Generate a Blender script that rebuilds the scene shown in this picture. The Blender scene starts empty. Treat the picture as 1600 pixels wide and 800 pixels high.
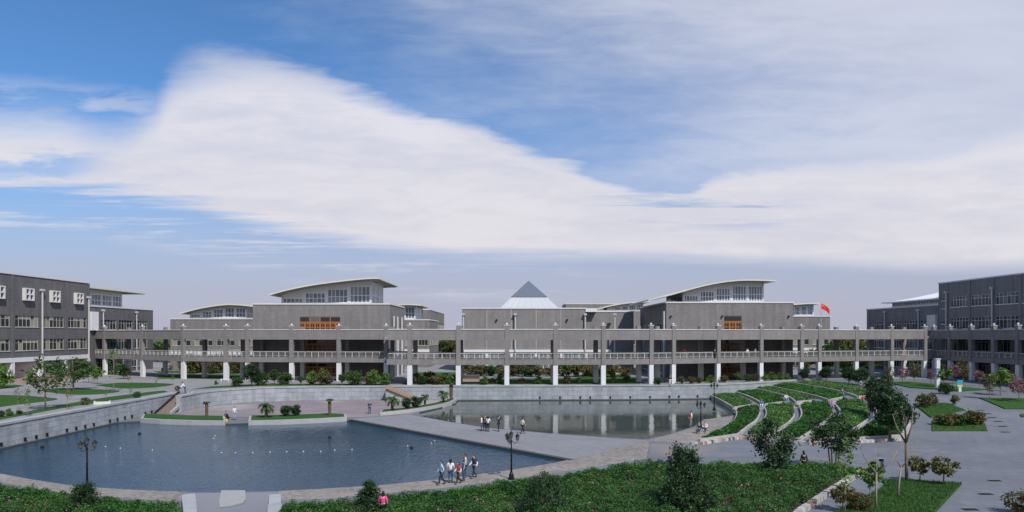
import bpy, bmesh, math, random
import numpy as np
from mathutils import Vector, Matrix
from mathutils.geometry import tessellate_polygon

# ------------------------------------------------------------------ camera, sky, sun, exposure
scene = bpy.context.scene
COL = scene.collection
F, HZ, CX, CAMZ = 1000.0, 522.0, 800.0, 11.0
UP = 2.3                                   # level of the upper campus ground; pond walks lie at 0

cam = bpy.data.cameras.new('camera'); camo = bpy.data.objects.new('camera', cam); COL.objects.link(camo)
camo.location = (0, 0, CAMZ); camo.rotation_euler = (math.radians(90), 0, 0)
cam.sensor_width = 36.0; cam.lens = 22.5; cam.shift_y = (HZ - 400.0) / 1600.0
cam.clip_start = 0.5; cam.clip_end = 20000.0
scene.camera = camo

scene.view_settings.view_transform = 'Standard'
scene.view_settings.look = 'None'
scene.view_settings.gamma = 1.0
scene.view_settings.use_curve_mapping = False
scene.view_settings.exposure = 0.0
scene.cycles.max_bounces = 8
scene.cycles.diffuse_bounces = 3
scene.cycles.use_denoising = True

SUN = Vector((0.35, -0.55, 0.755)).normalized()          # towards the sun: behind the camera, to the right
SUN_EL = math.asin(SUN.z)
sl = bpy.data.lights.new('sun', 'SUN'); sl.energy = 4.6; sl.angle = math.radians(0.6); sl.color = (1.0, 0.95, 0.87)
so = bpy.data.objects.new('sun', sl); COL.objects.link(so)
so.rotation_euler = SUN.to_track_quat('Z', 'Y').to_euler(); so.location = (0, 0, 80)

world = bpy.data.worlds.new('World'); scene.world = world; world.use_nodes = True
WT = world.node_tree; WT.nodes.clear()

def wn(kind, **kw):
    n = WT.nodes.new(kind)
    for k, v in kw.items(): setattr(n, k, v)
    return n
def wl(sock, v):
    if isinstance(v, (int, float)): sock.default_value = v
    elif isinstance(v, (tuple, list)): sock.default_value = v
    else: WT.links.new(v, sock)
def wm(op, a, b=0.0, c=0.0, clamp=False):
    n = wn('ShaderNodeMath', operation=op); n.use_clamp = clamp
    wl(n.inputs[0], a); wl(n.inputs[1], b); wl(n.inputs[2], c)
    return n.outputs[0]
def wsmooth(v, a, b):
    n = wn('ShaderNodeMapRange', interpolation_type='SMOOTHSTEP'); n.clamp = True
    wl(n.inputs[0], v); wl(n.inputs[1], a); wl(n.inputs[2], b); wl(n.inputs[3], 0.0); wl(n.inputs[4], 1.0)
    return n.outputs[0]
def wcurve(x, pts):
    n = wn('ShaderNodeFloatCurve'); c = n.mapping.curves[0]
    while len(c.points) < len(pts): c.points.new(0.5, 0.5)
    for p, (a, b) in zip(c.points, pts): p.location = (a, b); p.handle_type = 'AUTO'
    n.mapping.update(); wl(n.inputs[1], x)
    return n.outputs[0]
def wnoise(u, v, su, sv, detail=6, rough=0.6, seed=0.0, dist=0.0):
    cmb = wn('ShaderNodeCombineXYZ'); wl(cmb.inputs[0], wm('MULTIPLY', u, su)); wl(cmb.inputs[1], wm('MULTIPLY', v, sv)); wl(cmb.inputs[2], seed)
    n = wn('ShaderNodeTexNoise'); n.inputs['Scale'].default_value = 1.0
    n.inputs['Detail'].default_value = detail; n.inputs['Roughness'].default_value = rough; n.inputs['Distortion'].default_value = dist
    WT.links.new(cmb.outputs[0], n.inputs['Vector'])
    return n.outputs['Fac']
def wmix(f, a, b):
    n = wn('ShaderNodeMix', data_type='RGBA'); wl(n.inputs[0], f); wl(n.inputs[6], a); wl(n.inputs[7], b)
    return n.outputs[2]

sky = wn('ShaderNodeTexSky', sky_type='NISHITA'); sky.sun_disc = False
sky.sun_elevation = SUN_EL; sky.sun_rotation = math.atan2(SUN.x, SUN.y)
sky.air_density = 1.0; sky.dust_density = 1.2; sky.ozone_density = 2.0; sky.altitude = 100
tc = wn('ShaderNodeTexCoord'); sp = wn('ShaderNodeSeparateXYZ'); WT.links.new(tc.outputs['Generated'], sp.inputs[0])
dx, dy, dz = sp.outputs
yy = wm('MAXIMUM', wm('ABSOLUTE', dy), 0.3)
u = wm('DIVIDE', dx, yy); v = wm('DIVIDE', dz, yy)                  # direction of sight: sideways and upwards slope
t = wm('MULTIPLY_ADD', u, 1/1.6, 0.5)
# soft, wind-drawn shapes: edges of the bright bank of cloud, as slopes over the compass
big = wm('SUBTRACT', wnoise(u, v, 3.0, 9.0, 4, 0.55, 3.1), 0.5)
fine = wm('SUBTRACT', wnoise(u, v, 7.0, 34.0, 7, 0.62, 7.7, 0.4), 0.5)
streak = wm('SUBTRACT', wnoise(wm('MULTIPLY_ADD', v, 0.9, u), v, 3.2, 62.0, 6, 0.62, 1.3, 0.25), 0.5)
vw = wm('ADD', v, wm('ADD', wm('MULTIPLY', big, 0.075), wm('MULTIPLY', fine, 0.07)))
def pt(x, y): return (x / 1600.0, (522.0 - y) / 522.0)
top = wm('MULTIPLY', wcurve(t, [pt(0, 182), pt(90, 185), pt(180, 205), pt(235, 175), pt(290, 118), pt(380, 102), pt(470, 118), pt(600, 150), pt(700, 178), pt(800, 228), pt(900, 262), pt(1000, 290), pt(1060, 298), pt(1120, 268), pt(1200, 246), pt(1350, 226), pt(1480, 200), pt(1600, 165)]), 0.522)
bot = wm('MULTIPLY', wcurve(t, [pt(0, 292), pt(130, 298), pt(260, 318), pt(400, 352), pt(600, 388), pt(760, 402), pt(1000, 402), pt(1200, 410), pt(1400, 420), pt(1600, 418)]), 0.522)
soft = wm('MULTIPLY', wcurve(t, [(0, .75), (.15, .8), (.22, .7), (.3, .45), (.45, .36), (.62, .28), (.72, .4), (.85, .8), (1, 1.0)]), 0.12)
a_top = wm('SUBTRACT', 1.0, wsmooth(wm('SUBTRACT', vw, top), wm('MULTIPLY', soft, -0.55), wm('MULTIPLY', soft, 0.45)))
vb = wm('ADD', v, wm('MULTIPLY', streak, wm('MULTIPLY', wcurve(t, [(0, .9), (.25, .8), (.42, .5), (.6, .22), (1, .12)]), 0.11)))
a_bot = wsmooth(wm('SUBTRACT', vb, bot), -0.014, 0.022)
bank = wm('MULTIPLY', a_top, a_bot)
# gaps inside the bank: the blue slits at right of centre, a hole low at far left
slit = wm('MULTIPLY', wsmooth(streak, 0.0, 0.16), wm('MULTIPLY', wsmooth(wm('ABSOLUTE', wm('SUBTRACT', v, 0.195)), 0.042, 0.008), wsmooth(wm('ABSOLUTE', wm('SUBTRACT', u, 0.3)), 0.22, 0.05)))
hole = wm('MULTIPLY', wsmooth(wm('ABSOLUTE', wm('SUBTRACT', vw, 0.258)), 0.024, 0.003), wsmooth(u, -0.60, -0.72))
bank = wm('MULTIPLY', bank, wm('SUBTRACT', 1.0, wm('MAXIMUM', wm('MULTIPLY', slit, 0.75), wm('MULTIPLY', hole, 0.7))))
bank = wm('MULTIPLY', bank, wm('ADD', 0.97, wm('ADD', wm('MULTIPLY', big, 0.3), wm('MULTIPLY', fine, 0.4))), clamp=True)
# thin veil high up, denser to the right; one wisp at the left
veil = wm('MULTIPLY', wsmooth(wm('ADD', wm('ADD', u, wm('MULTIPLY', wm('MINIMUM', v, 0.6), 0.75)), wm('ADD', wm('MULTIPLY', big, 0.55), wm('MULTIPLY', fine, 0.5))), -0.12, 1.0), 0.76)
veil = wm('MULTIPLY', veil, wm('MULTIPLY', wsmooth(v, 0.17, 0.25), wsmooth(v, 1.6, 0.55)))
wisp = wm('MULTIPLY', wsmooth(wm('ABSOLUTE', wm('SUBTRACT', wm('MULTIPLY_ADD', u, 0.10, vw), 0.305)), 0.030, 0.002), wm('MULTIPLY', wsmooth(u, -0.22, -0.70), wsmooth(wm('ADD', fine, big), -0.25, 0.2)))
low = wm('MULTIPLY', wsmooth(wm('ADD', streak, wm('MULTIPLY', fine, 0.35)), -0.03, 0.17), wm('MULTIPLY', wsmooth(wm('ABSOLUTE', wm('SUBTRACT', v, wm('SUBTRACT', bot, 0.030))), 0.055, 0.012), wsmooth(u, 0.25, -0.25)))
cloud = wm('MAXIMUM', wm('MAXIMUM', bank, veil), wm('MAXIMUM', wm('MULTIPLY', wisp, 0.48), wm('MULTIPLY', low, 0.72)))
haze_f = wm('SUBTRACT', 1.0, wsmooth(v, 0.02, 0.34))
base = wn('ShaderNodeMix', data_type='RGBA', blend_type='MULTIPLY'); base.inputs[0].default_value = 1.0
WT.links.new(sky.outputs[0], base.inputs[6]); base.inputs[7].default_value = SKYMUL = (0.070, 0.112, 0.150, 1)
col = wmix(wm('MULTIPLY', haze_f, 0.93), base.outputs[2], (0.465, 0.46, 0.575, 1))
ccol = wmix(wsmooth(v, 0.12, 0.42), (0.77, 0.75, 0.80, 1), (0.76, 0.765, 0.85, 1))
ccol = wmix(wsmooth(wm('ADD', big, wm('MULTIPLY', fine, 0.8)), -0.3, 0.3), wmix(0.35, ccol, (0.55, 0.56, 0.66, 1)), ccol)
col = wmix(cloud, col, ccol)
bg = wn('ShaderNodeBackground'); WT.links.new(col, bg.inputs[0]); bg.inputs[1].default_value = 1.0
wo = wn('ShaderNodeOutputWorld'); WT.links.new(bg.outputs[0], wo.inputs[0])

# ------------------------------------------------------------------ helpers
RND = random.Random(5)
def P(px, py, z=0.0):
    Y = (CAMZ - z) * F / (py - HZ)
    return Vector(((px - CX) / F * Y, Y, z))
def XA(px, Y): return (px - CX) / F * Y
def ZA(py, Y): return CAMZ - (py - HZ) / F * Y
def S(x):
    x = max(0.0, min(1.0, x)); return x * x * (3 - 2 * x)
def hz(X, Y): return (UP - 0.004) * S((Y - 58) / 42) * S((X - 40) / 16)     # the plaza climbs gently to the upper ground
def PR(px, py, lift=0.0):
    z = 0.0
    for _ in range(12):
        p = P(px, py, z + lift); z = hz(p.x, p.y)
    return Vector((p.x, p.y, z + lift))

class MB:
    def __init__(s): s.v = []; s.f = []; s.m = []
    def add(s, vs, fs, mi=0):
        o = len(s.v); s.v += [tuple(a) for a in vs]
        s.f += [tuple(o + i for i in f) for f in fs]; s.m += [mi] * len(fs); return s
    def quad(s, a, b, c, d, mi=0): return s.add([a, b, c, d], [(0, 1, 2, 3)], mi)
    def hexa(s, b, t, mi=0):
        return s.add(list(b) + list(t), [(3, 2, 1, 0), (4, 5, 6, 7), (0, 1, 5, 4), (1, 2, 6, 5), (2, 3, 7, 6), (3, 0, 4, 7)], mi)
    def box(s, x0, x1, y0, y1, z0, z1, mi=0):
        c = [(x0, y0), (x1, y0), (x1, y1), (x0, y1)]
        return s.hexa([(x, y, z0) for x, y in c], [(x, y, z1) for x, y in c], mi)
    def obox(s, o, ang, u0, u1, w0, w1, z0, z1, mi=0):
        # u runs along the wall, w is the distance out of it (towards the viewer for ang = 0)
        ca, sa = math.cos(ang), math.sin(ang)
        pt = lambda u, w: (o[0] + ca * u + sa * w, o[1] + sa * u - ca * w)
        c = [pt(u0, w1), pt(u1, w1), pt(u1, w0), pt(u0, w0)]
        return s.hexa([(x, y, z0) for x, y in c], [(x, y, z1) for x, y in c], mi)
    def seg(s, p, q, w, z0, z1, mi=0, zq=None):
        d = Vector((q[0] - p[0], q[1] - p[1])); d.normalize(); n = Vector((-d.y, d.x)) * (w / 2)
        c = [(p[0] - n.x, p[1] - n.y), (q[0] - n.x, q[1] - n.y), (q[0] + n.x, q[1] + n.y), (p[0] + n.x, p[1] + n.y)]
        dz = [0, zq or 0, zq or 0, 0]
        return s.hexa([(x, y, z0 + k) for (x, y), k in zip(c, dz)], [(x, y, z1 + k) for (x, y), k in zip(c, dz)], mi)
    def prism(s, poly, z0, z1, mi=0, zf=None):
        n = len(poly); tri = tessellate_polygon([[Vector((p[0], p[1], 0)) for p in poly]])
        area = sum(poly[i][0] * poly[(i + 1) % n][1] - poly[(i + 1) % n][0] * poly[i][1] for i in range(n))
        g = zf or (lambda x, y: 0.0)
        vs = [(p[0], p[1], z0 + g(p[0], p[1])) for p in poly] + [(p[0], p[1], z1 + g(p[0], p[1])) for p in poly]
        fs = []
        for a, b, c in tri:
            ar = (poly[b][0] - poly[a][0]) * (poly[c][1] - poly[a][1]) - (poly[c][0] - poly[a][0]) * (poly[b][1] - poly[a][1])
            if ar < 0: b, c = c, b
            fs.append((n + a, n + b, n + c)); fs.append((c, b, a))
        for i in range(n):
            j = (i + 1) % n
            fs.append((i, j, n + j, n + i) if area > 0 else (j, i, n + i, n + j))
        return s.add(vs, fs, mi)
    def sheet(s, poly, z, holes=(), mi=0, zf=None):
        loops = [[Vector((p[0], p[1], 0)) for p in L] for L in [poly] + list(holes)]
        flat = [p for L in loops for p in L]
        g = zf or (lambda x, y: 0.0)
        fs = []
        for a, b, c in tessellate_polygon(loops):
            A, B, C = flat[a], flat[b], flat[c]
            if (B.x - A.x) * (C.y - A.y) - (C.x - A.x) * (B.y - A.y) < 0: b, c = c, b
            fs.append((a, b, c))
        return s.add([(p.x, p.y, z + g(p.x, p.y)) for p in flat], fs, mi)
    def tube(s, path, rad, n=6, mi=0, cap=True):
        path = [Vector(p) for p in path]; k = len(path)
        if isinstance(rad, (int, float)): rad = [rad] * k
        rings = []
        for i in range(k):
            d = path[min(i + 1, k - 1)] - path[max(i - 1, 0)]; d.normalize()
            a = d.orthogonal().normalized() if abs(d.z) > 0.9 else d.cross(Vector((0, 0, 1))).normalized()
            if abs(d.z) > 0.9: a = (Vector((1, 0, 0)) - d * d.x).normalized()
            b = d.cross(a)
            rings.append([path[i] + (a * math.cos(2 * math.pi * j / n) + b * math.sin(2 * math.pi * j / n)) * rad[i] for j in range(n)])
        vs = [p for r in rings for p in r]; fs = []
        for i in range(k - 1):
            for j in range(n):
                fs.append((i * n + j, i * n + (j + 1) % n, (i + 1) * n + (j + 1) % n, (i + 1) * n + j))
        if cap: fs += [tuple(range(n - 1, -1, -1)), tuple((k - 1) * n + j for j in range(n))]
        return s.add(vs, fs, mi)
    def lathe(s, c, prof, n=12, mi=0):
        vs = []; fs = []
        for r, z in prof:
            vs += [(c[0] + r * math.cos(2 * math.pi * j / n), c[1] + r * math.sin(2 * math.pi * j / n), c[2] + z) for j in range(n)]
        for i in range(len(prof) - 1):
            for j in range(n): fs.append((i * n + j, i * n + (j + 1) % n, (i + 1) * n + (j + 1) % n, (i + 1) * n + j))
        fs += [tuple(range(n - 1, -1, -1)), tuple((len(prof) - 1) * n + j for j in range(n))]
        return s.add(vs, fs, mi)
    def ball(s, c, r, n=10, k=6, mi=0):
        if isinstance(r, (int, float)): r = (r, r, r)
        vs = [(c[0], c[1], c[2] - r[2])]
        for i in range(1, k):
            th = math.pi * i / k
            vs += [(c[0] + r[0] * math.sin(th) * math.cos(2 * math.pi * j / n), c[1] + r[1] * math.sin(th) * math.sin(2 * math.pi * j / n), c[2] - r[2] * math.cos(th)) for j in range(n)]
        vs.append((c[0], c[1], c[2] + r[2])); fs = []
        for j in range(n): fs.append((0, 1 + (j + 1) % n, 1 + j))
        for i in range(k - 2):
            for j in range(n): fs.append((1 + i * n + j, 1 + i * n + (j + 1) % n, 1 + (i + 1) * n + (j + 1) % n, 1 + (i + 1) * n + j))
        e = 1 + (k - 2) * n
        for j in range(n): fs.append((e + j, e + (j + 1) % n, len(vs) - 1))
        return s.add(vs, fs, mi)
    def mesh(s, name, mats, smooth=False):
        me = bpy.data.meshes.new(name); me.from_pydata(s.v, [], s.f)
        for m in (mats if isinstance(mats, (list, tuple)) else [mats]): me.materials.append(m)
        if any(s.m): me.polygons.foreach_set('material_index', s.m)
        if smooth: me.polygons.foreach_set('use_smooth', [True] * len(me.polygons))
        me.update(); return me

BASE = {}
def link(o, parent=None):
    COL.objects.link(o)
    if parent is not None:
        o.parent = parent
        if parent.name in BASE: o.matrix_parent_inverse = Matrix.Translation(-BASE[parent.name])
    return o
def part(name, me, mats=None, parent=None, loc=None, rz=0.0, smooth=False):
    if isinstance(me, MB): me = me.mesh(name, mats, smooth)
    o = bpy.data.objects.new(name, me)
    if loc is not None: o.location = loc
    if rz: o.rotation_euler = (0, 0, rz)
    return link(o, parent)
def tag(o, label=None, cat=None, group=None, kind=None):
    if label: o['label'] = label
    if cat: o['category'] = cat
    if group: o['group'] = group
    if kind: o['kind'] = kind
    return o
def thing(name, label, cat, base=(0, 0, 0), group=None, world=True):
    """an Empty at the thing's base; with world=True its parts are given in world coordinates"""
    o = bpy.data.objects.new(name, None); o.empty_display_size = 0.2; o.location = base
    COL.objects.link(o); tag(o, label, cat, group)
    if world: BASE[o.name] = Vector(base)
    return o
def struct(name, mb, mat, label=None):
    o = part(name, mb, mat); tag(o, label, None, None, 'structure'); return o
def copy_tree(src, loc, rz=0.0, sc=1.0, label=None):
    c = src.copy(); COL.objects.link(c)
    c.location = loc; c.rotation_euler = (0, 0, rz); c.scale = (sc, sc, sc)
    if label: c['label'] = label
    for ch in src.children:
        d = ch.copy(); COL.objects.link(d); d.parent = c
        for g in ch.children:
            e = g.copy(); COL.objects.link(e); e.parent = d
    return c

# ------------------------------------------------------------------ materials
def srgb(r, g, b):
    f = lambda c: (c / 255 / 12.92) if c / 255 <= 0.04045 else ((c / 255 + 0.055) / 1.055) ** 2.4
    return (f(r), f(g), f(b), 1)
class NT:
    def __init__(s, name):
        s.mat = bpy.data.materials.new(name); s.mat.use_nodes = True; s.t = s.mat.node_tree; s.t.nodes.clear()
        s.out = s.n('ShaderNodeOutputMaterial')
    def n(s, kind, **kw):
        x = s.t.nodes.new(kind)
        for k, v in kw.items(): setattr(x, k, v)
        return x
    def l(s, sock, v):
        if hasattr(v, 'is_linked'): s.t.links.new(v, sock)
        else: sock.default_value = v
    def math(s, op, a, b=0.0, clamp=False):
        x = s.n('ShaderNodeMath', operation=op); x.use_clamp = clamp; s.l(x.inputs[0], a); s.l(x.inputs[1], b); return x.outputs[0]
    def pos(s, obj=False):
        return s.n('ShaderNodeTexCoord').outputs['Object'] if obj else s.n('ShaderNodeNewGeometry').outputs['Position']
    def noise(s, scale, detail=4, rough=0.55, vec=None, sv=None, seed=0.0):
        x = s.n('ShaderNodeTexNoise'); x.inputs['Scale'].default_value = scale
        x.inputs['Detail'].default_value = detail; x.inputs['Roughness'].default_value = rough
        vec = vec or s.pos()
        if sv:
            m = s.n('ShaderNodeMapping'); m.inputs['Scale'].default_value = sv; m.inputs['Location'].default_value = (seed, seed, seed); s.t.links.new(vec, m.inputs[0]); vec = m.outputs[0]
        s.t.links.new(vec, x.inputs['Vector']); return x.outputs['Fac']
    def mix(s, f, a, b, blend='MIX'):
        x = s.n('ShaderNodeMix', data_type='RGBA', blend_type=blend); s.l(x.inputs[0], f); s.l(x.inputs[6], a); s.l(x.inputs[7], b); return x.outputs[2]
    def ramp(s, f, stops):
        x = s.n('ShaderNodeValToRGB'); e = x.color_ramp.elements
        while len(e) < len(stops): e.new(0.5)
        for k, (p, c) in zip(e, stops): k.position = p; k.color = c
        s.l(x.inputs[0], f); return x.outputs[0]
    def rng(s, f, a, b, c=0.0, d=1.0):
        x = s.n('ShaderNodeMapRange'); s.l(x.inputs[0], f)
        for i, k in enumerate((a, b, c, d)): x.inputs[i + 1].default_value = k
        return x.outputs[0]
    def rand(s): return s.n('ShaderNodeObjectInfo').outputs['Random']
    def bump(s, h, strength=0.3, dist=0.02):
        x = s.n('ShaderNodeBump'); x.inputs['Strength'].default_value = strength; x.inputs['Distance'].default_value = dist
        s.l(x.inputs['Height'], h); return x.outputs[0]
    def bsdf(s, col, rough=0.7, metal=0.0, spec=0.4, normal=None, **kw):
        x = s.n('ShaderNodeBsdfPrincipled'); s.l(x.inputs['Base Color'], col); s.l(x.inputs['Roughness'], rough)
        x.inputs['Metallic'].default_value = metal; x.inputs['Specular IOR Level'].default_value = spec
        if normal is not None: s.t.links.new(normal, x.inputs['Normal'])
        s.t.links.new(x.outputs[0], s.out.inputs[0]); return x
M = {}
def c4(c): return (c[0], c[1], c[2], 1)
def scale4(c, k): return (c[0] * k, c[1] * k, c[2] * k, 1)
def plain(name, c, rough=0.6, metal=0.0, var=0.12, nscale=1.5, spec=0.4, objvar=0.0, bump=0.0):
    t = NT(name); c = c4(c)
    f = t.noise(nscale, 5, 0.6)
    k = t.mix(f, scale4(c, 1 - var), scale4(c, 1 + var))
    if objvar: k = t.mix(t.rand(), t.mix(1.0, k, (1 - objvar,) * 3 + (1,), 'MULTIPLY'), t.mix(1.0, k, (1 + objvar,) * 3 + (1,), 'MULTIPLY'))
    nrm = t.bump(t.noise(nscale * 12, 3), bump, 0.02) if bump else None
    t.bsdf(k, rough, metal, spec, nrm); M[name] = t.mat; return t.mat
def brick_mat(name, c, bw=0.5, bh=0.12, joint=0.75, var=0.10, streaks=0.18):
    t = NT(name); g = t.n('ShaderNodeNewGeometry'); sep = t.n('ShaderNodeSeparateXYZ'); t.t.links.new(g.outputs['Position'], sep.inputs[0])
    sx = t.math('ADD', sep.outputs[0], sep.outputs[1]); cmb = t.n('ShaderNodeCombineXYZ'); t.t.links.new(sx, cmb.inputs[0]); t.t.links.new(sep.outputs[2], cmb.inputs[1])
    b = t.n('ShaderNodeTexBrick'); t.t.links.new(cmb.outputs[0], b.inputs['Vector'])
    b.inputs['Scale'].default_value = 1.0; b.inputs['Brick Width'].default_value = bw; b.inputs['Row Height'].default_value = bh
    b.inputs['Mortar Size'].default_value = 0.012; b.inputs['Mortar Smooth'].default_value = 0.3
    b.inputs['Color1'].default_value = scale4(c, 1 - var); b.inputs['Color2'].default_value = scale4(c, 1 + var); b.inputs['Mortar'].default_value = scale4(c, joint)
    big = t.noise(0.25, 5, 0.6); st = t.noise(1.0, 4, 0.6, sv=(1.2, 1.2, 0.08))
    k = t.mix(1.0, b.outputs['Color'], t.ramp(big, [(0.3, (0.9, 0.9, 0.9, 1)), (0.7, (1.08, 1.07, 1.06, 1))]), 'MULTIPLY')
    k = t.mix(1.0, k, t.ramp(st, [(0.3, (1 - streaks,) * 3 + (1,)), (0.7, (1 + streaks * .6,) * 3 + (1,))]), 'MULTIPLY')
    t.bsdf(k, 0.85, 0, 0.25, t.bump(b.outputs['Fac'], 0.25, 0.01)); M[name] = t.mat; return t.mat

brick_mat('grey_brick', (0.197, 0.184, 0.184))
brick_mat('dark_brick', (0.125, 0.122, 0.13))
brick_mat('shade_brick', (0.19, 0.183, 0.193))
brick_mat('tan_tile', (0.205, 0.193, 0.190), 1.0, 0.5, 0.78, 0.05, 0.13)
plain('white_paint', (0.60, 0.60, 0.615), 0.55, var=0.07, nscale=0.7)
plain('pyramid_white', (0.40, 0.41, 0.435), 0.6, var=0.05, nscale=0.5)
plain('off_white', (0.56, 0.55, 0.53), 0.6, var=0.10, nscale=0.9)
plain('coping', (0.55, 0.54, 0.54), 0.7, var=0.12)
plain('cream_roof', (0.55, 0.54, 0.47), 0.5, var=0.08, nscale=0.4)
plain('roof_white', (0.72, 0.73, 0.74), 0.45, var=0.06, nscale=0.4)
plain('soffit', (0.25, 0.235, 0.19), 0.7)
plain('frame_cream', (0.46, 0.45, 0.40), 0.5)
plain('frame_white', (0.66, 0.67, 0.68), 0.5)
plain('wood_orange', (0.33, 0.13, 0.035), 0.45, var=0.25, nscale=3)
plain('dark_door', (0.03, 0.02, 0.02), 0.4)
plain('pink_plaster', (0.55, 0.48, 0.46), 0.8)
plain('rail_white', (0.40, 0.39, 0.37), 0.6)
plain('pyramid_grey', (0.105, 0.128, 0.17), 0.45, var=0.1)
plain('pipe', (0.42, 0.42, 0.43), 0.5)
plain('black_iron', (0.012, 0.013, 0.015), 0.4, 0.3)
plain('globe_glass', (0.6, 0.6, 0.6), 0.25, var=0.02)
plain('red_cloth', (0.62, 0.015, 0.01), 0.7, var=0.15, nscale=3)
plain('yellow', (0.75, 0.50, 0.03), 0.5)
plain('teal', (0.03, 0.30, 0.38), 0.5)
plain('soil', (0.035, 0.028, 0.018), 0.95, var=0.4, nscale=3)
plain('concrete', (0.29, 0.285, 0.28), 0.85, var=0.14, nscale=1.2, bump=0.2)
plain('kerb', (0.30, 0.305, 0.315), 0.8, var=0.2, nscale=1.5, objvar=0.1)
plain('pond_bed', (0.05, 0.055, 0.05), 0.9)
plain('grate', (0.02, 0.02, 0.022), 0.6, 0.5)
plain('brown_panel', (0.28, 0.21, 0.17), 0.7)
plain('terracotta', (0.30, 0.19, 0.15), 0.8, var=0.2)
plain('stair_tread', (0.20, 0.155, 0.135), 0.85, var=0.2)

def glass(name, dark, curtain, p, rough=0.08):
    t = NT(name)
    r = t.rand(); f = t.rng(r, p, p + 0.12)
    k = t.mix(f, c4(dark), t.mix(t.noise(3.0, 2, sv=(1, 1, 0.05)), scale4(curtain, 0.6), scale4(curtain, 1.15)))
    t.bsdf(k, rough, 0, 0.5); M[name] = t.mat
glass('pane_curtain', (0.022, 0.03, 0.032), (0.30, 0.28, 0.23), 0.55)
glass('pane_dark', (0.016, 0.022, 0.03), (0.10, 0.11, 0.12), 0.7)
glass('pane_hall', (0.13, 0.16, 0.175), (0.24, 0.26, 0.27), 0.5, 0.05)
glass('pane_red', (0.03, 0.015, 0.012), (0.10, 0.03, 0.015), 0.75)

def stone_mat():
    t = NT('wall_stone'); c = (0.295, 0.315, 0.345)
    k = t.mix(t.rand(), scale4(c, 0.90), scale4(c, 1.10))
    n = t.noise(1.1, 6, 0.65); st = t.noise(1.0, 5, 0.65, sv=(0.9, 0.9, 0.12), seed=4)
    k = t.mix(1.0, k, t.ramp(n, [(0.3, (0.86, 0.86, 0.86, 1)), (0.7, (1.06, 1.06, 1.06, 1))]), 'MULTIPLY')
    k = t.mix(1.0, k, t.ramp(st, [(0.35, (0.82, 0.82, 0.82, 1)), (0.6, (1.03, 1.03, 1.03, 1))]), 'MULTIPLY')
    sep = t.n('ShaderNodeSeparateXYZ'); t.t.links.new(t.pos(), sep.inputs[0])
    wl_ = t.rng(t.math('ADD', sep.outputs[2], t.math('MULTIPLY', t.noise(1.6, 5, 0.7, seed=3, sv=(1, 1, .2)), 0.5)), 0.18, 0.34, 1.0, 0.0)
    k = t.mix(t.math('MULTIPLY', wl_, 0.75), k, (0.075, 0.08, 0.065, 1))
    t.bsdf(k, 0.85, 0, 0.3, t.bump(t.noise(9, 4), 0.35, 0.03)); M['wall_stone'] = t.mat
stone_mat()

def paving(name, c, bw, bh, ang=0.0, joint=0.7, var=0.06, patches=0.14, tint=None, bump=0.15, msize=0.012, rough=0.8):
    t = NT(name); m = t.n('ShaderNodeMapping'); m.inputs['Rotation'].default_value = (0, 0, ang); t.t.links.new(t.pos(), m.inputs[0])
    b = t.n('ShaderNodeTexBrick'); t.t.links.new(m.outputs[0], b.inputs['Vector']); b.inputs['Scale'].default_value = 1.0
    b.inputs['Brick Width'].default_value = bw; b.inputs['Row Height'].default_value = bh; b.inputs['Mortar Size'].default_value = msize; b.inputs['Mortar Smooth'].default_value = 0.2
    b.inputs['Color1'].default_value = scale4(c, 1 - var); b.inputs['Color2'].default_value = scale4(c, 1 + var); b.inputs['Mortar'].default_value = scale4(c, joint)
    n1 = t.noise(0.16, 6, 0.62); n2 = t.noise(1.3, 6, 0.65)
    k = t.mix(1.0, b.outputs['Color'], t.ramp(n1, [(0.3, (1 - patches,) * 3 + (1,)), (0.7, (1 + patches * .7,) * 3 + (1,))]), 'MULTIPLY')
    k = t.mix(1.0, k, t.ramp(n2, [(0.3, (0.9, 0.9, 0.9, 1)), (0.7, (1.07, 1.07, 1.07, 1))]), 'MULTIPLY')
    k = t.mix(t.rng(t.noise(0.55, 7, 0.72, seed=21, sv=(1, 1, 1)), 0.56, 0.74, 0.0, 0.35), k, scale4(c, 0.55))
    k = t.mix(t.rng(t.noise(0.05, 4, 0.6, seed=33, sv=(1, 2.5, 1)), 0.45, 0.65, 0.0, 0.30), k, scale4(c, 1.35))
    if tint: k = t.mix(t.rng(t.noise(0.09, 5, 0.6, sv=(1, 1, 1), seed=9), 0.54, 0.66), k, c4(tint))
    t.bsdf(k, rough, 0, 0.35, t.bump(b.outputs['Fac'], bump, 0.01)); M[name] = t.mat
paving('plaza_paving', (0.131, 0.139, 0.160), 1.2, 1.2, 0.12, 0.58, 0.07, 0.12, msize=0.02)
paving('upper_paving', (0.215, 0.21, 0.217), 1.0, 1.0, 0.0, 0.75, 0.06, 0.12)
paving('causeway_paving', (0.20, 0.197, 0.212), 14.0, 0.62, 0.985, 0.62, 0.05, 0.08, msize=0.03)
paving('brown_paving', (0.215, 0.178, 0.188), 0.6, 0.3, 0.0, 0.8, 0.09, 0.14, (0.28, 0.245, 0.255))
paving('pebble_paving', (0.225, 0.20, 0.185), 0.28, 0.2, 0.3, 0.6, 0.28, 0.2, (0.25, 0.215, 0.19))
paving('path_paving', (0.137, 0.145, 0.167), 1.5, 0.8, 0.06, 0.72, 0.07, 0.12, (0.20, 0.175, 0.155))

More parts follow.
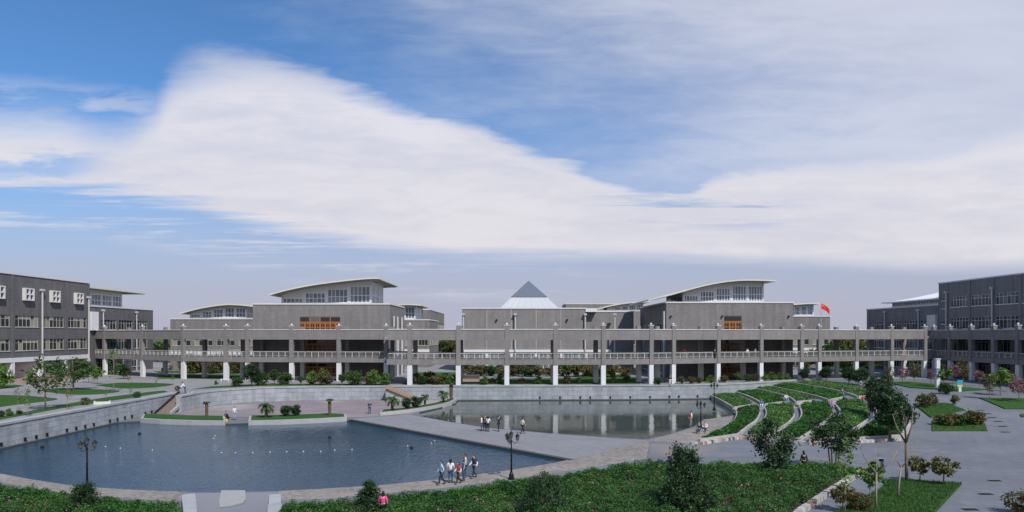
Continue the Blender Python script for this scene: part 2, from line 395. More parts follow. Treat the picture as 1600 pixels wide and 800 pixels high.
def grass_mat(name, a, b):
    t = NT(name); n1 = t.noise(0.5, 5, 0.6); n2 = t.noise(7.0, 4, 0.7)
    k = t.mix(t.rng(n1, 0.3, 0.7), c4(a), c4(b)); k = t.mix(1.0, k, t.ramp(n2, [(0.3, (0.6, 0.6, 0.6, 1)), (0.7, (1.25, 1.25, 1.2, 1))]), 'MULTIPLY')
    t.bsdf(k, 0.9, 0, 0.15, t.bump(t.noise(14, 3, 0.7), 0.8, 0.06)); M[name] = t.mat
grass_mat('lawn', (0.026, 0.074, 0.015), (0.040, 0.10, 0.021))
grass_mat('lawn_deep', (0.035, 0.085, 0.018), (0.05, 0.115, 0.025))
grass_mat('field', (0.06, 0.09, 0.03), (0.10, 0.11, 0.045))

def leaf_mat(name, a, b, c, tr=0.25):
    t = NT(name); at = t.n('ShaderNodeAttribute'); at.attribute_name = 'var'
    k = t.ramp(at.outputs['Fac'], [(0.0, c4(a)), (0.55, c4(b)), (1.0, c4(c))])
    k = t.mix(t.rand(), t.mix(1.0, k, (0.86, 0.88, 0.9, 1), 'MULTIPLY'), t.mix(1.0, k, (1.12, 1.1, 1.0, 1), 'MULTIPLY'))
    d = t.n('ShaderNodeBsdfPrincipled'); t.l(d.inputs['Base Color'], k); d.inputs['Roughness'].default_value = 0.55; d.inputs['Specular IOR Level'].default_value = 0.3
    tl = t.n('ShaderNodeBsdfTranslucent'); t.l(tl.inputs[0], k)
    mx = t.n('ShaderNodeMixShader'); mx.inputs[0].default_value = tr; t.t.links.new(d.outputs[0], mx.inputs[1]); t.t.links.new(tl.outputs[0], mx.inputs[2])
    t.t.links.new(mx.outputs[0], t.out.inputs[0]); M[name] = t.mat
leaf_mat('leaf_hedge', (0.012, 0.048, 0.008), (0.030, 0.112, 0.014), (0.070, 0.215, 0.024))
leaf_mat('leaf_rose', (0.014, 0.05, 0.010), (0.038, 0.112, 0.022), (0.095, 0.20, 0.045))
leaf_mat('leaf_bed', (0.035, 0.085, 0.018), (0.07, 0.165, 0.035), (0.14, 0.24, 0.07))
plain('terrace_kerb', (0.34, 0.33, 0.315), 0.85, var=0.2, nscale=1.5, objvar=0.12)
leaf_mat('leaf_dark', (0.012, 0.032, 0.014), (0.027, 0.062, 0.024), (0.055, 0.11, 0.038))
leaf_mat('leaf_mid', (0.025, 0.055, 0.015), (0.05, 0.10, 0.025), (0.10, 0.16, 0.04))
leaf_mat('leaf_bright', (0.05, 0.11, 0.02), (0.085, 0.17, 0.03), (0.16, 0.25, 0.05))
leaf_mat('leaf_olive', (0.06, 0.07, 0.02), (0.11, 0.11, 0.035), (0.19, 0.16, 0.06))
leaf_mat('leaf_rust', (0.07, 0.045, 0.02), (0.115, 0.08, 0.035), (0.10, 0.115, 0.04))
leaf_mat('leaf_pink', (0.15, 0.06, 0.08), (0.27, 0.12, 0.155), (0.17, 0.15, 0.09))
leaf_mat('petal', (0.42, 0.06, 0.22), (0.55, 0.20, 0.38), (0.62, 0.42, 0.52))
leaf_mat('grass_blade', (0.024, 0.068, 0.013), (0.040, 0.102, 0.02), (0.07, 0.14, 0.03))
plain('bark', (0.13, 0.10, 0.075), 0.9, var=0.3, nscale=6, bump=0.4)
plain('bark_pale', (0.26, 0.21, 0.16), 0.9, var=0.3, nscale=6, bump=0.4)
plain('palm_bark', (0.10, 0.065, 0.04), 0.95, var=0.35, nscale=9, bump=0.6)

def water_mat(name, deep, amp, sc, spec=0.5):
    t = NT(name)
    n1 = t.noise(sc, 3, 0.6, sv=(1.0, 0.45, 1)); n2 = t.noise(sc * 3.7, 3, 0.6, sv=(1.0, 0.5, 1), seed=5); calm = t.noise(0.06, 3, 0.5, seed=2, sv=(1, 1, 1))
    h = t.math('MULTIPLY', t.math('ADD', n1, t.math('MULTIPLY', n2, 0.35)), t.rng(calm, 0.3, 0.65, 0.25, 1.0))
    x = t.bsdf(t.mix(t.noise(0.07, 4, 0.5), scale4(deep, 0.75), scale4(deep, 1.3)), 0.03, 0, spec, t.bump(h, amp, 0.16)); x.inputs['IOR'].default_value = 1.33
    M[name] = t.mat
water_mat('water_blue', (0.010, 0.042, 0.080), 0.75, 1.9, 0.36)
water_mat('water_green', (0.048, 0.062, 0.054), 0.12, 1.1)
water_mat('puddle', (0.09, 0.10, 0.13), 0.03, 1.0)
# ------------------------------------------------------------------ ground, ponds, pavings
def px_poly(pts, z=0.0): return [tuple(P(x, y, z)[:2]) for x, y in pts]
def smooth_line(pts, k=4):
    out = []
    n = len(pts)
    for i in range(n - 1):
        p0 = pts[max(i - 1, 0)]; p1 = pts[i]; p2 = pts[i + 1]; p3 = pts[min(i + 2, n - 1)]
        for j in range(k):
            t = j / k
            out.append(tuple(0.5 * ((2 * p1[a]) + (-p0[a] + p2[a]) * t + (2 * p0[a] - 5 * p1[a] + 4 * p2[a] - p3[a]) * t * t + (-p0[a] + 3 * p1[a] - 3 * p2[a] + p3[a]) * t ** 3) for a in range(2)))
    out.append(tuple(pts[-1][:2])); return out

WALL_L = [(-49.6, 46.0), (-49.5, 70.0), (-49.5, 94.6)]                     # line of the retaining wall, plan
WALL_B = smooth_line([(-46.7, 94.6), (-45.6, 98.4), (-42.5, 102.6), (-36, 105.3), (-21, 107.0), (0, 107.6), (20, 108.4), (33, 110.3), (40, 112.6), (48, 117.2), (58, 124.0)], 4)
NEAR = [(-60, 726), (0, 740), (100, 757), (200, 765), (290, 768.5), (340, 769), (435, 767), (500, 764), (600, 757.5), (690, 748.5), (800, 734), (860, 724), (893, 717)]
near_edge = smooth_line(px_poly(NEAR), 2)
POND_L = [(-49.3, near_edge[0][1] - 1.5)] + near_edge + px_poly([(893, 717), (720, 686), (546, 656)])[1:] + px_poly([(490, 658), (388, 661), (340, 662.5), (290, 662), (250, 660), (222, 658)]) + [(-49.3, 80)]
RIM = px_poly([(1090, 688), (1122, 675), (1141, 661), (1148, 648.5), (1141, 636), (1122, 624.5), (1102, 616.5)])
POND_R = px_poly([(655, 650), (700, 658.5), (760, 668), (860, 677), (940, 682.5), (1008, 686.5), (1050, 677.5), (1085, 666), (1100, 655), (1118, 653)]) + [RIM[3]] + smooth_line(RIM[3:], 3)[1:-2]
POND_R += [(33.0, 109.4), (20, 107.9), (0, 107.1), (-11.5, 106.6)] + px_poly([(713, 629.5), (690, 636), (655, 644)])
EDGE_R = 400.0
low_outer = [(-49.6, -500), (900, -500), (900, 58), (39, 58), (39, 112.5), (33, 110.6), (20, 108.6), (0, 107.8), (-21, 107.2), (-36, 105.5), (-42.5, 102.8), (-45.7, 98.5), (-46.9, 94.7), (-49.7, 94.7)]
mb = MB().sheet(low_outer, 0.0, [POND_L, POND_R])
struct('ground', mb, M['plaza_paving'], 'grey paved lower ground around the ponds')
# upper ground, far out to the horizon
up_poly = [(-4000, -500), (-49.6, -500), (-49.55, 94.6)] + [(x, y) for x, y in WALL_B] + [(62, 124.5), (900, 124.5), (900, -500), (4000, -500), (4000, 6000), (-4000, 6000)]
mb = MB().sheet(up_poly, UP)
struct('upper_ground', mb, M['upper_paving'], 'pale paved upper ground around the buildings')
mb = MB(); xs = [39 + 1.5 * i for i in range(18)] + [70, 80, 95, 120, 200, 400, 900]; ys = [58 + 2.0 * i for i in range(23)] + [110, 118, 126]
for i in range(len(xs) - 1):
    for j in range(len(ys) - 1):
        c = [(xs[i], ys[j]), (xs[i + 1], ys[j]), (xs[i + 1], ys[j + 1]), (xs[i], ys[j + 1])]
        mb.quad(*[(a, b, hz(a, b)) for a, b in c])
struct('plaza', mb, M['plaza_paving'], 'grey plaza rising gently to the right hand building')
mb = MB().sheet([(-3800, 205), (3800, 205), (3800, 5900), (-3800, 5900)], UP + 0.006)
struct('field', mb, M['field'], 'open green land beyond the campus')

def pond(name, poly, mat, label):
    w = MB().sheet(poly, -0.16); struct(name, w, mat, label)
    k = MB(); n = len(poly)
    for i in range(n):
        a, b = poly[i], poly[(i + 1) % n]
        k.quad((a[0], a[1], 0.0), (b[0], b[1], 0.0), (b[0], b[1], -0.8), (a[0], a[1], -0.8))
    struct('pond_edge', k, M['pond_bed'], 'dark submerged edge of the ' + name.replace('_', ' '))
pond('pond_water', POND_L, M['water_blue'], 'wide blue rippled pond in front')
pond('pond_water', POND_R, M['water_green'], 'calm green pond behind the causeway')

def sheet_px(name, pts, z, mat, label, lvl=0.0):
    return struct(name, MB().sheet(px_poly(pts, z), z), mat, label)
sheet_px('causeway', [(548, 654.5), (722, 686), (895, 717.8), (940, 706), (1010, 687.5), (940, 683.2), (860, 677.8), (760, 668.8), (700, 659), (640, 648)], 0.010, M['causeway_paving'], 'grey ribbed causeway between the two ponds')
# causeway edge beam hanging over the left pond
cw = px_poly([(548, 656), (722, 687.5), (893, 719)])
mb = MB(); mb.seg(cw[0], cw[2], 0.5, -0.35, 0.06)
tag(part('causeway_edge_beam', mb, M['pond_bed']), None, None, None, 'structure')
brown = px_poly([(275, 646), (310, 652), (560, 652), (640, 647.5), (655, 643), (700, 630), (712, 628), (716, 624.2)]) + [(-13, 107.0), (-21, 106.8), (-36, 105.0), (-42, 102.0), (-45.4, 97.9), (-46.6, 94.4), (-48.9, 94.4), (-49.2, 88)]
struct('brown_plaza', MB().sheet(brown, 0.006), M['brown_paving'], 'sunken plaza paved in brownish pink')
peb_in = smooth_line(px_poly([(-60, 734), (0, 753), (100, 771), (200, 779), (290, 785)]), 3)
struct('shore_path', MB().sheet(smooth_line(px_poly(NEAR[:5]), 2) + peb_in[::-1], 0.008), M['pebble_paving'], 'pebbled shore path left of the drain')
peb_r = px_poly([(436, 782), (520, 779), (600, 771), (690, 763), (800, 749), (900, 734), (980, 722), (1010, 716), (1015, 690), (1008, 687.2), (940, 706), (896, 718.5)])
struct('shore_path', MB().sheet([tuple(P(436, 767.2)[:2])] + px_poly([(500, 764), (600, 757.7), (690, 748.7), (800, 734.2), (860, 724.2), (893, 717.4)]) + peb_r[::-1], 0.008), M['pebble_paving'], 'pebbled shore path along the rose bed')
sheet_px('shore_path', [(1012, 688.5), (1052, 678), (1087, 666.5), (1102, 655.5), (1119, 653.6), (1146, 650), (1140, 661), (1121, 675), (1088, 688), (1075, 693)], 0.008, M['pebble_paving'], 'pebbled walk below the terraced beds')
struct('grey_path', MB().sheet([tuple(PR(x, y)[:2]) for x, y in [(1016, 692), (1075, 695), (1200, 696), (1330, 694), (1420, 690), (1480, 700), (1400, 722), (1345, 724), (1200, 715), (1014, 715)]], 0.012, zf=hz), M['path_paving'], 'grey path between the rose bed and terraces')
# wet drain between the two flower beds
struct('drain_channel', MB().sheet(px_poly([(285, 771), (436, 769), (440, 830), (290, 830)]), 0.005), M['puddle'], 'wet grey channel floor')

# ------------------------------------------------------------------ retaining walls of single stone blocks
block_cache = {}
def stone_block(L, h):
    key = (round(L, 2), h)
    if key not in block_cache:
        b = MB(); j = 0.007; c = 0.018
        x0, x1, z0, z1 = -L / 2 + j, L / 2 - j, j, h - j
        b.hexa([(x0, 0.3, z0), (x1, 0.3, z0), (x1, 0.0, z0), (x0, 0.0, z0)][::-1], [(x0, 0.3, z1), (x1, 0.3, z1), (x1, 0.0, z1), (x0, 0.0, z1)][::-1])
        x0 += c; x1 -= c; z0 += c; z1 -= c
        b = MB()
        o = [(-L / 2 + j, 0, j), (L / 2 - j, 0, j), (L / 2 - j, 0, h - j), (-L / 2 + j, 0, h - j)]
        i = [(x0, -c, z0), (x1, -c, z0), (x1, -c, z1), (x0, -c, z1)]
        k = [(p[0], 0.12, p[2]) for p in o]
        b.add(o + i + k, [(4, 5, 6, 7), (0, 1, 5, 4), (1, 2, 6, 5), (2, 3, 7, 6), (3, 0, 4, 7), (8, 9, 1, 0), (9, 10, 2, 1), (10, 11, 3, 2), (11, 8, 0, 3)])
        block_cache[key] = b.mesh('stone_block', M['wall_stone'])
    return block_cache[key]
def resample(line, step):
    pts = [Vector((p[0], p[1])) for p in line]; d = [0.0]
    for i in range(1, len(pts)): d.append(d[-1] + (pts[i] - pts[i - 1]).length)
    n = max(1, round(d[-1] / step)); out = []
    for k in range(n + 1):
        s = d[-1] * k / n; i = 1
        while i < len(d) - 1 and d[i] < s: i += 1
        out.append(pts[i - 1].lerp(pts[i], (s - d[i - 1]) / max(1e-6, d[i] - d[i - 1])))
    return out
def stone_wall(label, line, z0, z1, courses, step, zbot=-0.8, lights=None, side=1):
    """side=1: the face looks to the right of the walking direction"""
    t = thing('retaining_wall', label, 'wall', (line[0][0], line[0][1], 0))
    core = MB(); cop = MB(); pts = resample(line, step)
    h = (z1 - z0 - 0.16) / courses
    for a, b in zip(pts[:-1], pts[1:]):
        d = (b - a).normalized(); n = Vector((d.y, -d.x)) * side
        q = [a - n * 0.1, b - n * 0.1, b - n * 0.7, a - n * 0.7]
        if side < 0: q = q[::-1]
        core.hexa([(p.x, p.y, zbot) for p in q], [(p.x, p.y, z1 - 0.17) for p in q])
    for ci in range(courses):
        P2 = resample(line, step / 2)
        idx = list(range(0, len(P2), 2)) if ci % 2 == 0 else [0] + list(range(1, len(P2), 2))
        if idx[-1] != len(P2) - 1: idx.append(len(P2) - 1)
        for i0, i1 in zip(idx[:-1], idx[1:]):
            a, b = P2[i0], P2[i1]
            d = b - a; L = d.length; ang = math.atan2(d.y, d.x)
            mid = (a + b) / 2
            if side < 0: ang += math.pi
            o = part('stone_block', stone_block(round(L, 1), h), None, t, (mid.x, mid.y, z0 + ci * h), ang)
            o.scale = (L / round(L, 1), 1.0 + RND.uniform(-0.5, 0.5), 1)
    for i, (a, b) in enumerate(zip(pts[:-1], pts[1:])):
        d = (b - a).normalized(); n = Vector((d.y, -d.x)) * side
        q = [a + n * 0.1 + d * .01, b + n * 0.1 - d * .01, b - n * 0.8 - d * .01, a - n * 0.8 + d * .01]
        if side < 0: q = q[::-1]
        cm = MB(); cm.hexa([(p.x, p.y, z1 - 0.165) for p in q], [(p.x, p.y, z1 + 0.05) for p in q])
        part('coping_slab', cm, M['kerb'], t)
    part('wall_core', core, M['concrete'], t)
    if lights:
        for s in lights:
            k = min(len(pts) - 2, int(s * (len(pts) - 1))); a, b = pts[k], pts[k + 1]; m = (a + b) / 2; d = (b - a).normalized(); n = Vector((d.y, -d.x)) * side
            l = MB(); q = m + n * 0.1
            l.seg((m + n * 0.03)[:2], (m + n * 0.16)[:2], 0.2, 0.15, 0.45); l.seg((m + n * 0.03)[:2], (m + n * 0.22)[:2], 0.26, 0.45, 0.5)
            part('wall_light', l, M['grate'], t)
    return t
stone_wall('long pale stone retaining wall on the left side of the pond', WALL_L, -0.16, UP + 0.02, 4, 1.5, lights=[i / 25 + .02 for i in range(25)])
stone_wall('pale curved stone retaining wall behind the sunken plaza and rear pond', WALL_B, -0.16, UP + 0.02, 3, 1.7, lights=[0.5 + 0.027 * i for i in range(14)])
# return piece beside the left stair
stone_wall('short stone wall piece beside the brown stair', [(-46.75, 90.4), (-46.75, 94.5)], 0.0, UP - 0.02, 3, 1.5, lights=None)

# left stair descending along the wall to the brown plaza
def stair(label, a, b, w, z0, z1, n, mat, cheek, cheek_mat):
    t = thing('stone_stair', label, 'stair', (a[0], a[1], z0))
    a = Vector(a); b = Vector(b); d = b - a; L = d.length; d.normalize(); nrm = Vector((-d.y, d.x))
    for i in range(n):
        p = a + d * (L * i / n); q = a + d * (L * (i + 1) / n) if i < n - 1 else b
        part('step', MB().seg(p[:2], q[:2], w, z0 - 0.2, z0 + (z1 - z0) * (i + 1) / n), mat, t)
    for s in (-1, 1):
        m = MB(); p = a + nrm * s * (w / 2 + 0.17); q = b + nrm * s * (w / 2 + 0.17)
        m.seg(p[:2], q[:2], 0.3, z0 - 0.2, z0 + 0.25, zq=(z1 - z0)); part('cheek_wall', m, cheek_mat if s < 0 or not cheek else cheek, t)
    return t
stair('brown stepped stair dropping beside the left retaining wall', (-48.15, 88.3), (-48.15, 94.58), 1.75, 0.0, UP, 13, M['stair_tread'], M['grate'], M['concrete'])
ws = [Vector(p) for p in (P(660, 624)[:2], P(628, 603.5, UP)[:2])]
stair('stone stair with sloping parapet in the rear wall by the palms', (-15.2, 106.0), (-20.8, 105.9), 1.3, 0.0, UP, 13, M['concrete'], None, M['terracotta'])

# ------------------------------------------------------------------ lawns
def lawn(label, pts, mat='lawn', z=UP, h=0.05, ramp=False, name='lawn'):
    if ramp: poly = [tuple(PR(x, y)[:2]) for x, y in pts]
    else: poly = px_poly(pts, z)
    n = len(poly); fine = []
    for i in range(n):
        a, b = poly[i], poly[(i + 1) % n]; k = max(1, int(math.hypot(b[0] - a[0], b[1] - a[1]) / 1.5)) if ramp else 1
        for j in range(k): fine.append((a[0] + (b[0] - a[0]) * j / k, a[1] + (b[1] - a[1]) * j / k))
    o = part(name, MB().prism(fine, -0.1 if ramp else z - 0.05, h + .09 if ramp else z + h, zf=hz if ramp else None), M[mat])
    tag(o, label, None, None, 'structure'); LAWNS.append((label, fine, (None if ramp else z), h)); return o
LAWNS = []
lawn('pointed lawn island nearest the camera on the left', smooth_line([(-60, 617), (0, 617.5), (45, 619), (80, 622), (90, 624.2), (70, 627.5), (30, 632), (0, 636), (-60, 645)], 2))
lawn('lens shaped lawn island in the middle of the left forecourt', smooth_line([(62, 610.5), (90, 607), (130, 607.5), (175, 610.2), (187, 611.8), (160, 615.5), (120, 617), (85, 614), (64, 611)], 2))
lawn('lens shaped lawn island below the left end of the skyway', smooth_line([(150, 602), (185, 598.3), (230, 598.5), (272, 600.5), (240, 605.5), (190, 607), (152, 602.5)], 2))
lawn('narrow lawn beside the entrance steps', [(-40, 601), (25, 601.5), (38, 603), (20, 606), (-40, 608)])
lawn('grass verge along the top of the left retaining wall', [(-60, 662), (0, 652), (60, 640), (110, 630.5), (170, 620.5), (235, 612.5), (256, 610.5), (262, 612.5), (200, 622.3), (100, 637.2), (0, 656), (-60, 668)])
lawn('grass verge along the curved rear wall', [(300, 608.3), (330, 604), (385, 601.5), (430, 600.2), (520, 599.8), (600, 599.6), (600, 601.8), (480, 602.4), (400, 603.4), (345, 606)])
lawn('lawn behind the left end of the skyway', [(240, 588), (300, 584.5), (395, 585), (395, 590.5), (300, 591.5), (250, 592)], 'lawn_deep')
lawn('far lawn beyond the skyway on the left', [(240, 580.5), (330, 578.5), (395, 579), (395, 582), (300, 582.6), (250, 583)], 'lawn')
lawn('planted strip between skyway and middle building', [(628, 600.8), (1000, 600.0), (1000, 589), (860, 591), (752, 592), (640, 591)], 'lawn_deep')
lawn('lawn in front of the middle building', [(640, 588.5), (720, 588.5), (720, 582), (650, 582)], 'lawn')
lawn('lawn right of the middle of the skyway', [(905, 591.0), (985, 588.2), (985, 583), (910, 584)], 'lawn')
lawn('green strip in front of the right hall', [(1080, 598.0), (1240, 590.4), (1240, 586.5), (1090, 592.5)], 'lawn_deep')
lawn('trapezoid lawn with shrubs in the right plaza', [(1457, 650.5), (1533, 648.5), (1543, 674), (1457, 674.2)], 'lawn_deep', ramp=True)
lawn('tapering lawn behind the shrub lawn', [(1427, 628), (1478, 631), (1509, 641.5), (1455, 643.5)], 'lawn', ramp=True)
lawn('lawn at the right edge before the building', [(1530, 622.5), (1625, 624), (1625, 640), (1570, 639)], 'lawn', ramp=True)
lawn('long lawn in front of the shaded colonnade', [(1386, 598), (1420, 597), (1545, 609.5), (1500, 612), (1420, 606)], 'lawn', ramp=True)
lawn('lawn with bare tree in the right foreground', smooth_line([(1290, 812), (1330, 788), (1374, 767), (1383, 757), (1378, 752.5), (1400, 751.5)], 2) + [(1503, 757), (1452, 812)], 'lawn', ramp=True)
lawn('small lawn corner at the right edge', [(1594, 648), (1640, 648), (1640, 654), (1596, 652)], 'lawn', ramp=True)
# ------------------------------------------------------------------ buildings
R90 = math.pi / 2
win_cache = {}
def window(parent, o, ang, u0, u1, z0, z1, cols, rows, frame, pane, rec=0.22, bar=0.07, name='window', transom=None, sill=True):
    """a framed window set back in its opening; frame is a part, its panes are sub-parts"""
    w, h = u1 - u0, z1 - z0
    key = (round(w, 2), round(h, 2), cols, rows, frame, bar, transom, sill)
    zs = [0] + ([h * transom] if transom else [h * (i + 1) / rows for i in range(rows - 1)]) + [h]
    us = [w * i / cols for i in range(cols + 1)]
    if key not in win_cache:
        m = MB(); D = 0.10
        b = lambda a0, a1, c0, c1, d0=0.0, d1=D: m.box(a0, a1, -d1, -d0, c0, c1)
        b(0, w, 0, bar); b(0, w, h - bar, h)
        for i, x in enumerate(us):
            t = bar if i in (0, cols) else bar * 0.8
            x0 = 0 if i == 0 else (w - t if i == cols else x - t / 2); b(x0, x0 + t, bar, h - bar, 0.004, D - 0.004)
        for z in zs[1:-1]: b(bar, w - bar, z - bar * .4, z + bar * .4, 0.008, D - 0.008)
        if sill: b(-0.08, w + 0.08, -0.09, 0, -0.02, 0.32)
        win_cache[key] = m.mesh(name, M[frame])
    ca, sa = math.cos(ang), math.sin(ang)
    p = (o[0] + ca * u0 - sa * rec, o[1] + sa * u0 + ca * rec, z0)
    wo = part(name, win_cache[key], None, parent, p, ang)
    for i in range(len(us) - 1):
        for j in range(len(zs) - 1):
            pw, ph = us[i + 1] - us[i], zs[j + 1] - zs[j]; pk = ('pane', round(pw, 2), round(ph, 2), pane)
            if pk not in win_cache: win_cache[pk] = MB().box(0, pw, -0.055, -0.03, 0, ph).mesh('pane', M[pane])
            part('pane', win_cache[pk], None, wo, (us[i], 0, zs[j]))
    return wo
def facade(parent, o, ang, w, z0, z1, ops, mat, depth=0.3, name='wall'):
    us = sorted({0.0, w} | {k for q in ops for k in (q[0], q[1])}); zs = sorted({z0, z1} | {k for q in ops for k in (q[2], q[3])})
    ca, sa = math.cos(ang), math.sin(ang); m = MB()
    W = lambda u, z, d=0.0: (o[0] + ca * u - sa * d, o[1] + sa * u + ca * d, z)
    for a, b in zip(us[:-1], us[1:]):
        for c, d in zip(zs[:-1], zs[1:]):
            if any(q[0] - 1e-6 <= a and b <= q[1] + 1e-6 and q[2] - 1e-6 <= c and d <= q[3] + 1e-6 for q in ops): continue
            m.quad(W(a, c), W(b, c), W(b, d), W(a, d))
    for a, b, c, d in [q[:4] for q in ops]:
        m.quad(W(a, c), W(a, c, depth), W(b, c, depth), W(b, c)); m.quad(W(a, d), W(b, d), W(b, d, depth), W(a, d, depth))
        m.quad(W(a, c), W(a, d), W(a, d, depth), W(a, c, depth)); m.quad(W(b, c), W(b, c, depth), W(b, d, depth), W(b, d))
        m.quad(W(a, c, depth), W(a, d, depth), W(b, d, depth), W(b, c, depth))
    return part(name, m, mat, parent)
def block(parent, x0, x1, y0, y1, z0, z1, mat, front=(), right=(), left=(), cop='coping', copw=0.12, coph=0.28, lmat=None):
    facade(parent, (x0, y0), 0, x1 - x0, z0, z1, list(front), mat)
    facade(parent, (x1, y0), R90, y1 - y0, z0, z1, list(right), mat)
    facade(parent, (x0, y1), -R90, y1 - y0, z0, z1, list(left), lmat or mat)
    facade(parent, (x1, y1), math.pi, x1 - x0, z0, z1, [], mat)
    r = part('roof', MB().box(x0 + 0.3, x1 - 0.3, y0 + 0.3, y1 - 0.3, z1 - 0.5, z1 - 0.2), M['concrete'], parent)
    c = MB(); k = copw
    c.box(x0 - k, x1 + k, y0 - k, y0 + 0.3, z1, z1 + coph); c.box(x0 - k, x1 + k, y1 - 0.3, y1 + k, z1, z1 + coph)
    c.box(x0 - k, x0 + 0.3, y0 + 0.3, y1 - 0.3, z1, z1 + coph - .004); c.box(x1 - 0.3, x1 + k, y0 + 0.3, y1 - 0.3, z1, z1 + coph - .004)
    part('coping', c, M[cop], r)
def pipe(parent, x, y, z0, z1, r=0.13, head=True):
    m = MB().tube([(x, y, z0), (x, y, z1)], r, 8)
    if head: m.box(x - r * 2, x + r * 2, y - r * 2, y + r * 2, z1, z1 + 0.4)
    part('downpipe', m, M['pipe'], parent)
def vault(parent, prof, y0, y1, th, mat='cream_roof', name='roof', over=0.0):
    """curved roof: profile of (x, z) points, extruded along y"""
    pts = smooth_line(prof, 4); m = MB(); n = len(pts)
    v = []
    for x, z in pts: v += [(x, y0, z), (x, y1, z), (x, y1, z + th), (x, y0, z + th)]
    f = []
    for i in range(n - 1):
        a = 4 * i; b = a + 4
        f += [(a, a + 1, b + 1, b), (a + 3, b + 3, b + 2, a + 2), (a, b, b + 3, a + 3), (a + 1, a + 2, b + 2, b + 1)]
    f += [(0, 3, 2, 1), (4 * n - 4, 4 * n - 3, 4 * n - 2, 4 * n - 1)]
    m.add(v, f); o = part(name, m, M[mat], parent)
    s = MB(); v = []
    for x, z in pts[1:-1]: v += [(x, y0 + 0.15, z - 0.1), (x, y1 - 0.15, z - 0.1)]
    s.add(v, [(2 * i, 2 * i + 1, 2 * i + 3, 2 * i + 2) for i in range(n - 3)])
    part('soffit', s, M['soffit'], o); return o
def interp(prof, x):
    for (a, b), (c, d) in zip(prof[:-1], prof[1:]):
        if a <= x <= c: return b + (d - b) * (x - a) / (c - a)
    return prof[0][1] if x < prof[0][0] else prof[-1][1]
def glass_wall(parent, o, ang, w, z0, topf, bays, cols, rows, frame='frame_white', pane='pane_hall', band=0.75):
    """glazed wall whose bays reach up under a curved roof: piers, windows and a solid head"""
    for b in range(bays):
        u0, u1 = w * b / bays, w * (b + 1) / bays
        top = min(topf(u0), topf(u1)) - band
        if top - z0 > 0.9:
            r = rows if top - z0 > 1.7 else 1
            window(parent, o, ang, u0 + 0.22, u1 - 0.22, z0 + 0.25, top, cols, r, frame, pane, rec=0.1, bar=0.16, name='glazing', transom=0.45 if r == 2 else None, sill=False)
        m = MB(); m.obox(o, ang, u0 - 0.22 if b else 0, u0 + 0.22, -0.3, 0.06, z0, max(z0 + .3, topf(u0) - 0.05))
        if b == bays - 1: m.obox(o, ang, u1 - 0.22, u1, -0.3, 0.06, z0, topf(u1) - 0.05)
        part('pier', m, M['white_paint'], parent)
        h = MB(); ca, sa = math.cos(ang), math.sin(ang)
        q = lambda u, wd, z: (o[0] + ca * u + sa * wd, o[1] + sa * u - ca * wd, z)
        lo = max(z0 + 0.25, top)
        h.hexa([q(u0 + .22, 0, lo), q(u1 - .22, 0, lo), q(u1 - .22, -.25, lo), q(u0 + .22, -.25, lo)],
               [q(u0 + .22, 0, max(lo + .01, topf(u0))), q(u1 - .22, 0, max(lo + .01, topf(u1))), q(u1 - .22, -.25, max(lo + .01, topf(u1))), q(u0 + .22, -.25, max(lo + .01, topf(u0)))])
        part('head_panel', h, M['off_white'], parent)
    s = MB(); s.obox(o, ang, 0, w, -0.3, 0.1, z0 - 0.05, z0 + 0.25); part('base_rail', s, M['white_paint'], parent)
def door_set(parent, o, ang, u0, u1, z0, z1, n, rec=0.18, glass_top=0.3):
    w, h = u1 - u0, z1 - z0; m = MB(); ca, sa = math.cos(ang), math.sin(ang)
    p = (o[0] + ca * u0 - sa * rec, o[1] + sa * u0 + ca * rec, z0)
    fr = MB(); zt = h * (1 - glass_top)
    fr.box(0, w, -0.14, 0, h - 0.12, h); fr.box(0, w, -0.13, 0, zt - 0.1, zt + 0.1)
    for i in range(n + 1):
        x = w * i / n; fr.box(max(0, x - .09), min(w, x + .09), -0.12, 0, 0, h - 0.12)
    d = part('door_set', fr, M['wood_orange'], parent, p, ang)
    for i in range(n):
        a, b = w * i / n + .09, w * (i + 1) / n - .09
        leaf = MB(); leaf.box(a, b, -0.07, -0.02, 0.0, zt - .1)
        mid = (a + b) / 2
        for x0_, x1_ in ((a + .07, mid - .03), (mid + .03, b - .07)): leaf.box(x0_, x1_, -0.095, -0.07, .15, zt * .3)
        lf = part('door_leaf', leaf, M['wood_orange'], d)
        for x0_, x1_ in ((a + .08, mid - .05), (mid + .05, b - .08)):
            for q0, q1 in ((.38, .58), (.64, .88)): part('pane', MB().box(x0_, x1_, -0.085, -0.072, zt * q0, zt * q1), M['pane_red'], d)
    for i in range(max(1, n // 2)):
        k = n / max(1, n // 2); a, b = w * k * i / n + .09, w * k * (i + 1) / n - .09
        part('pane', MB().box(a, b, -0.128, -0.10, zt + .1, h - .12), M['pane_dark'], d)
    return d

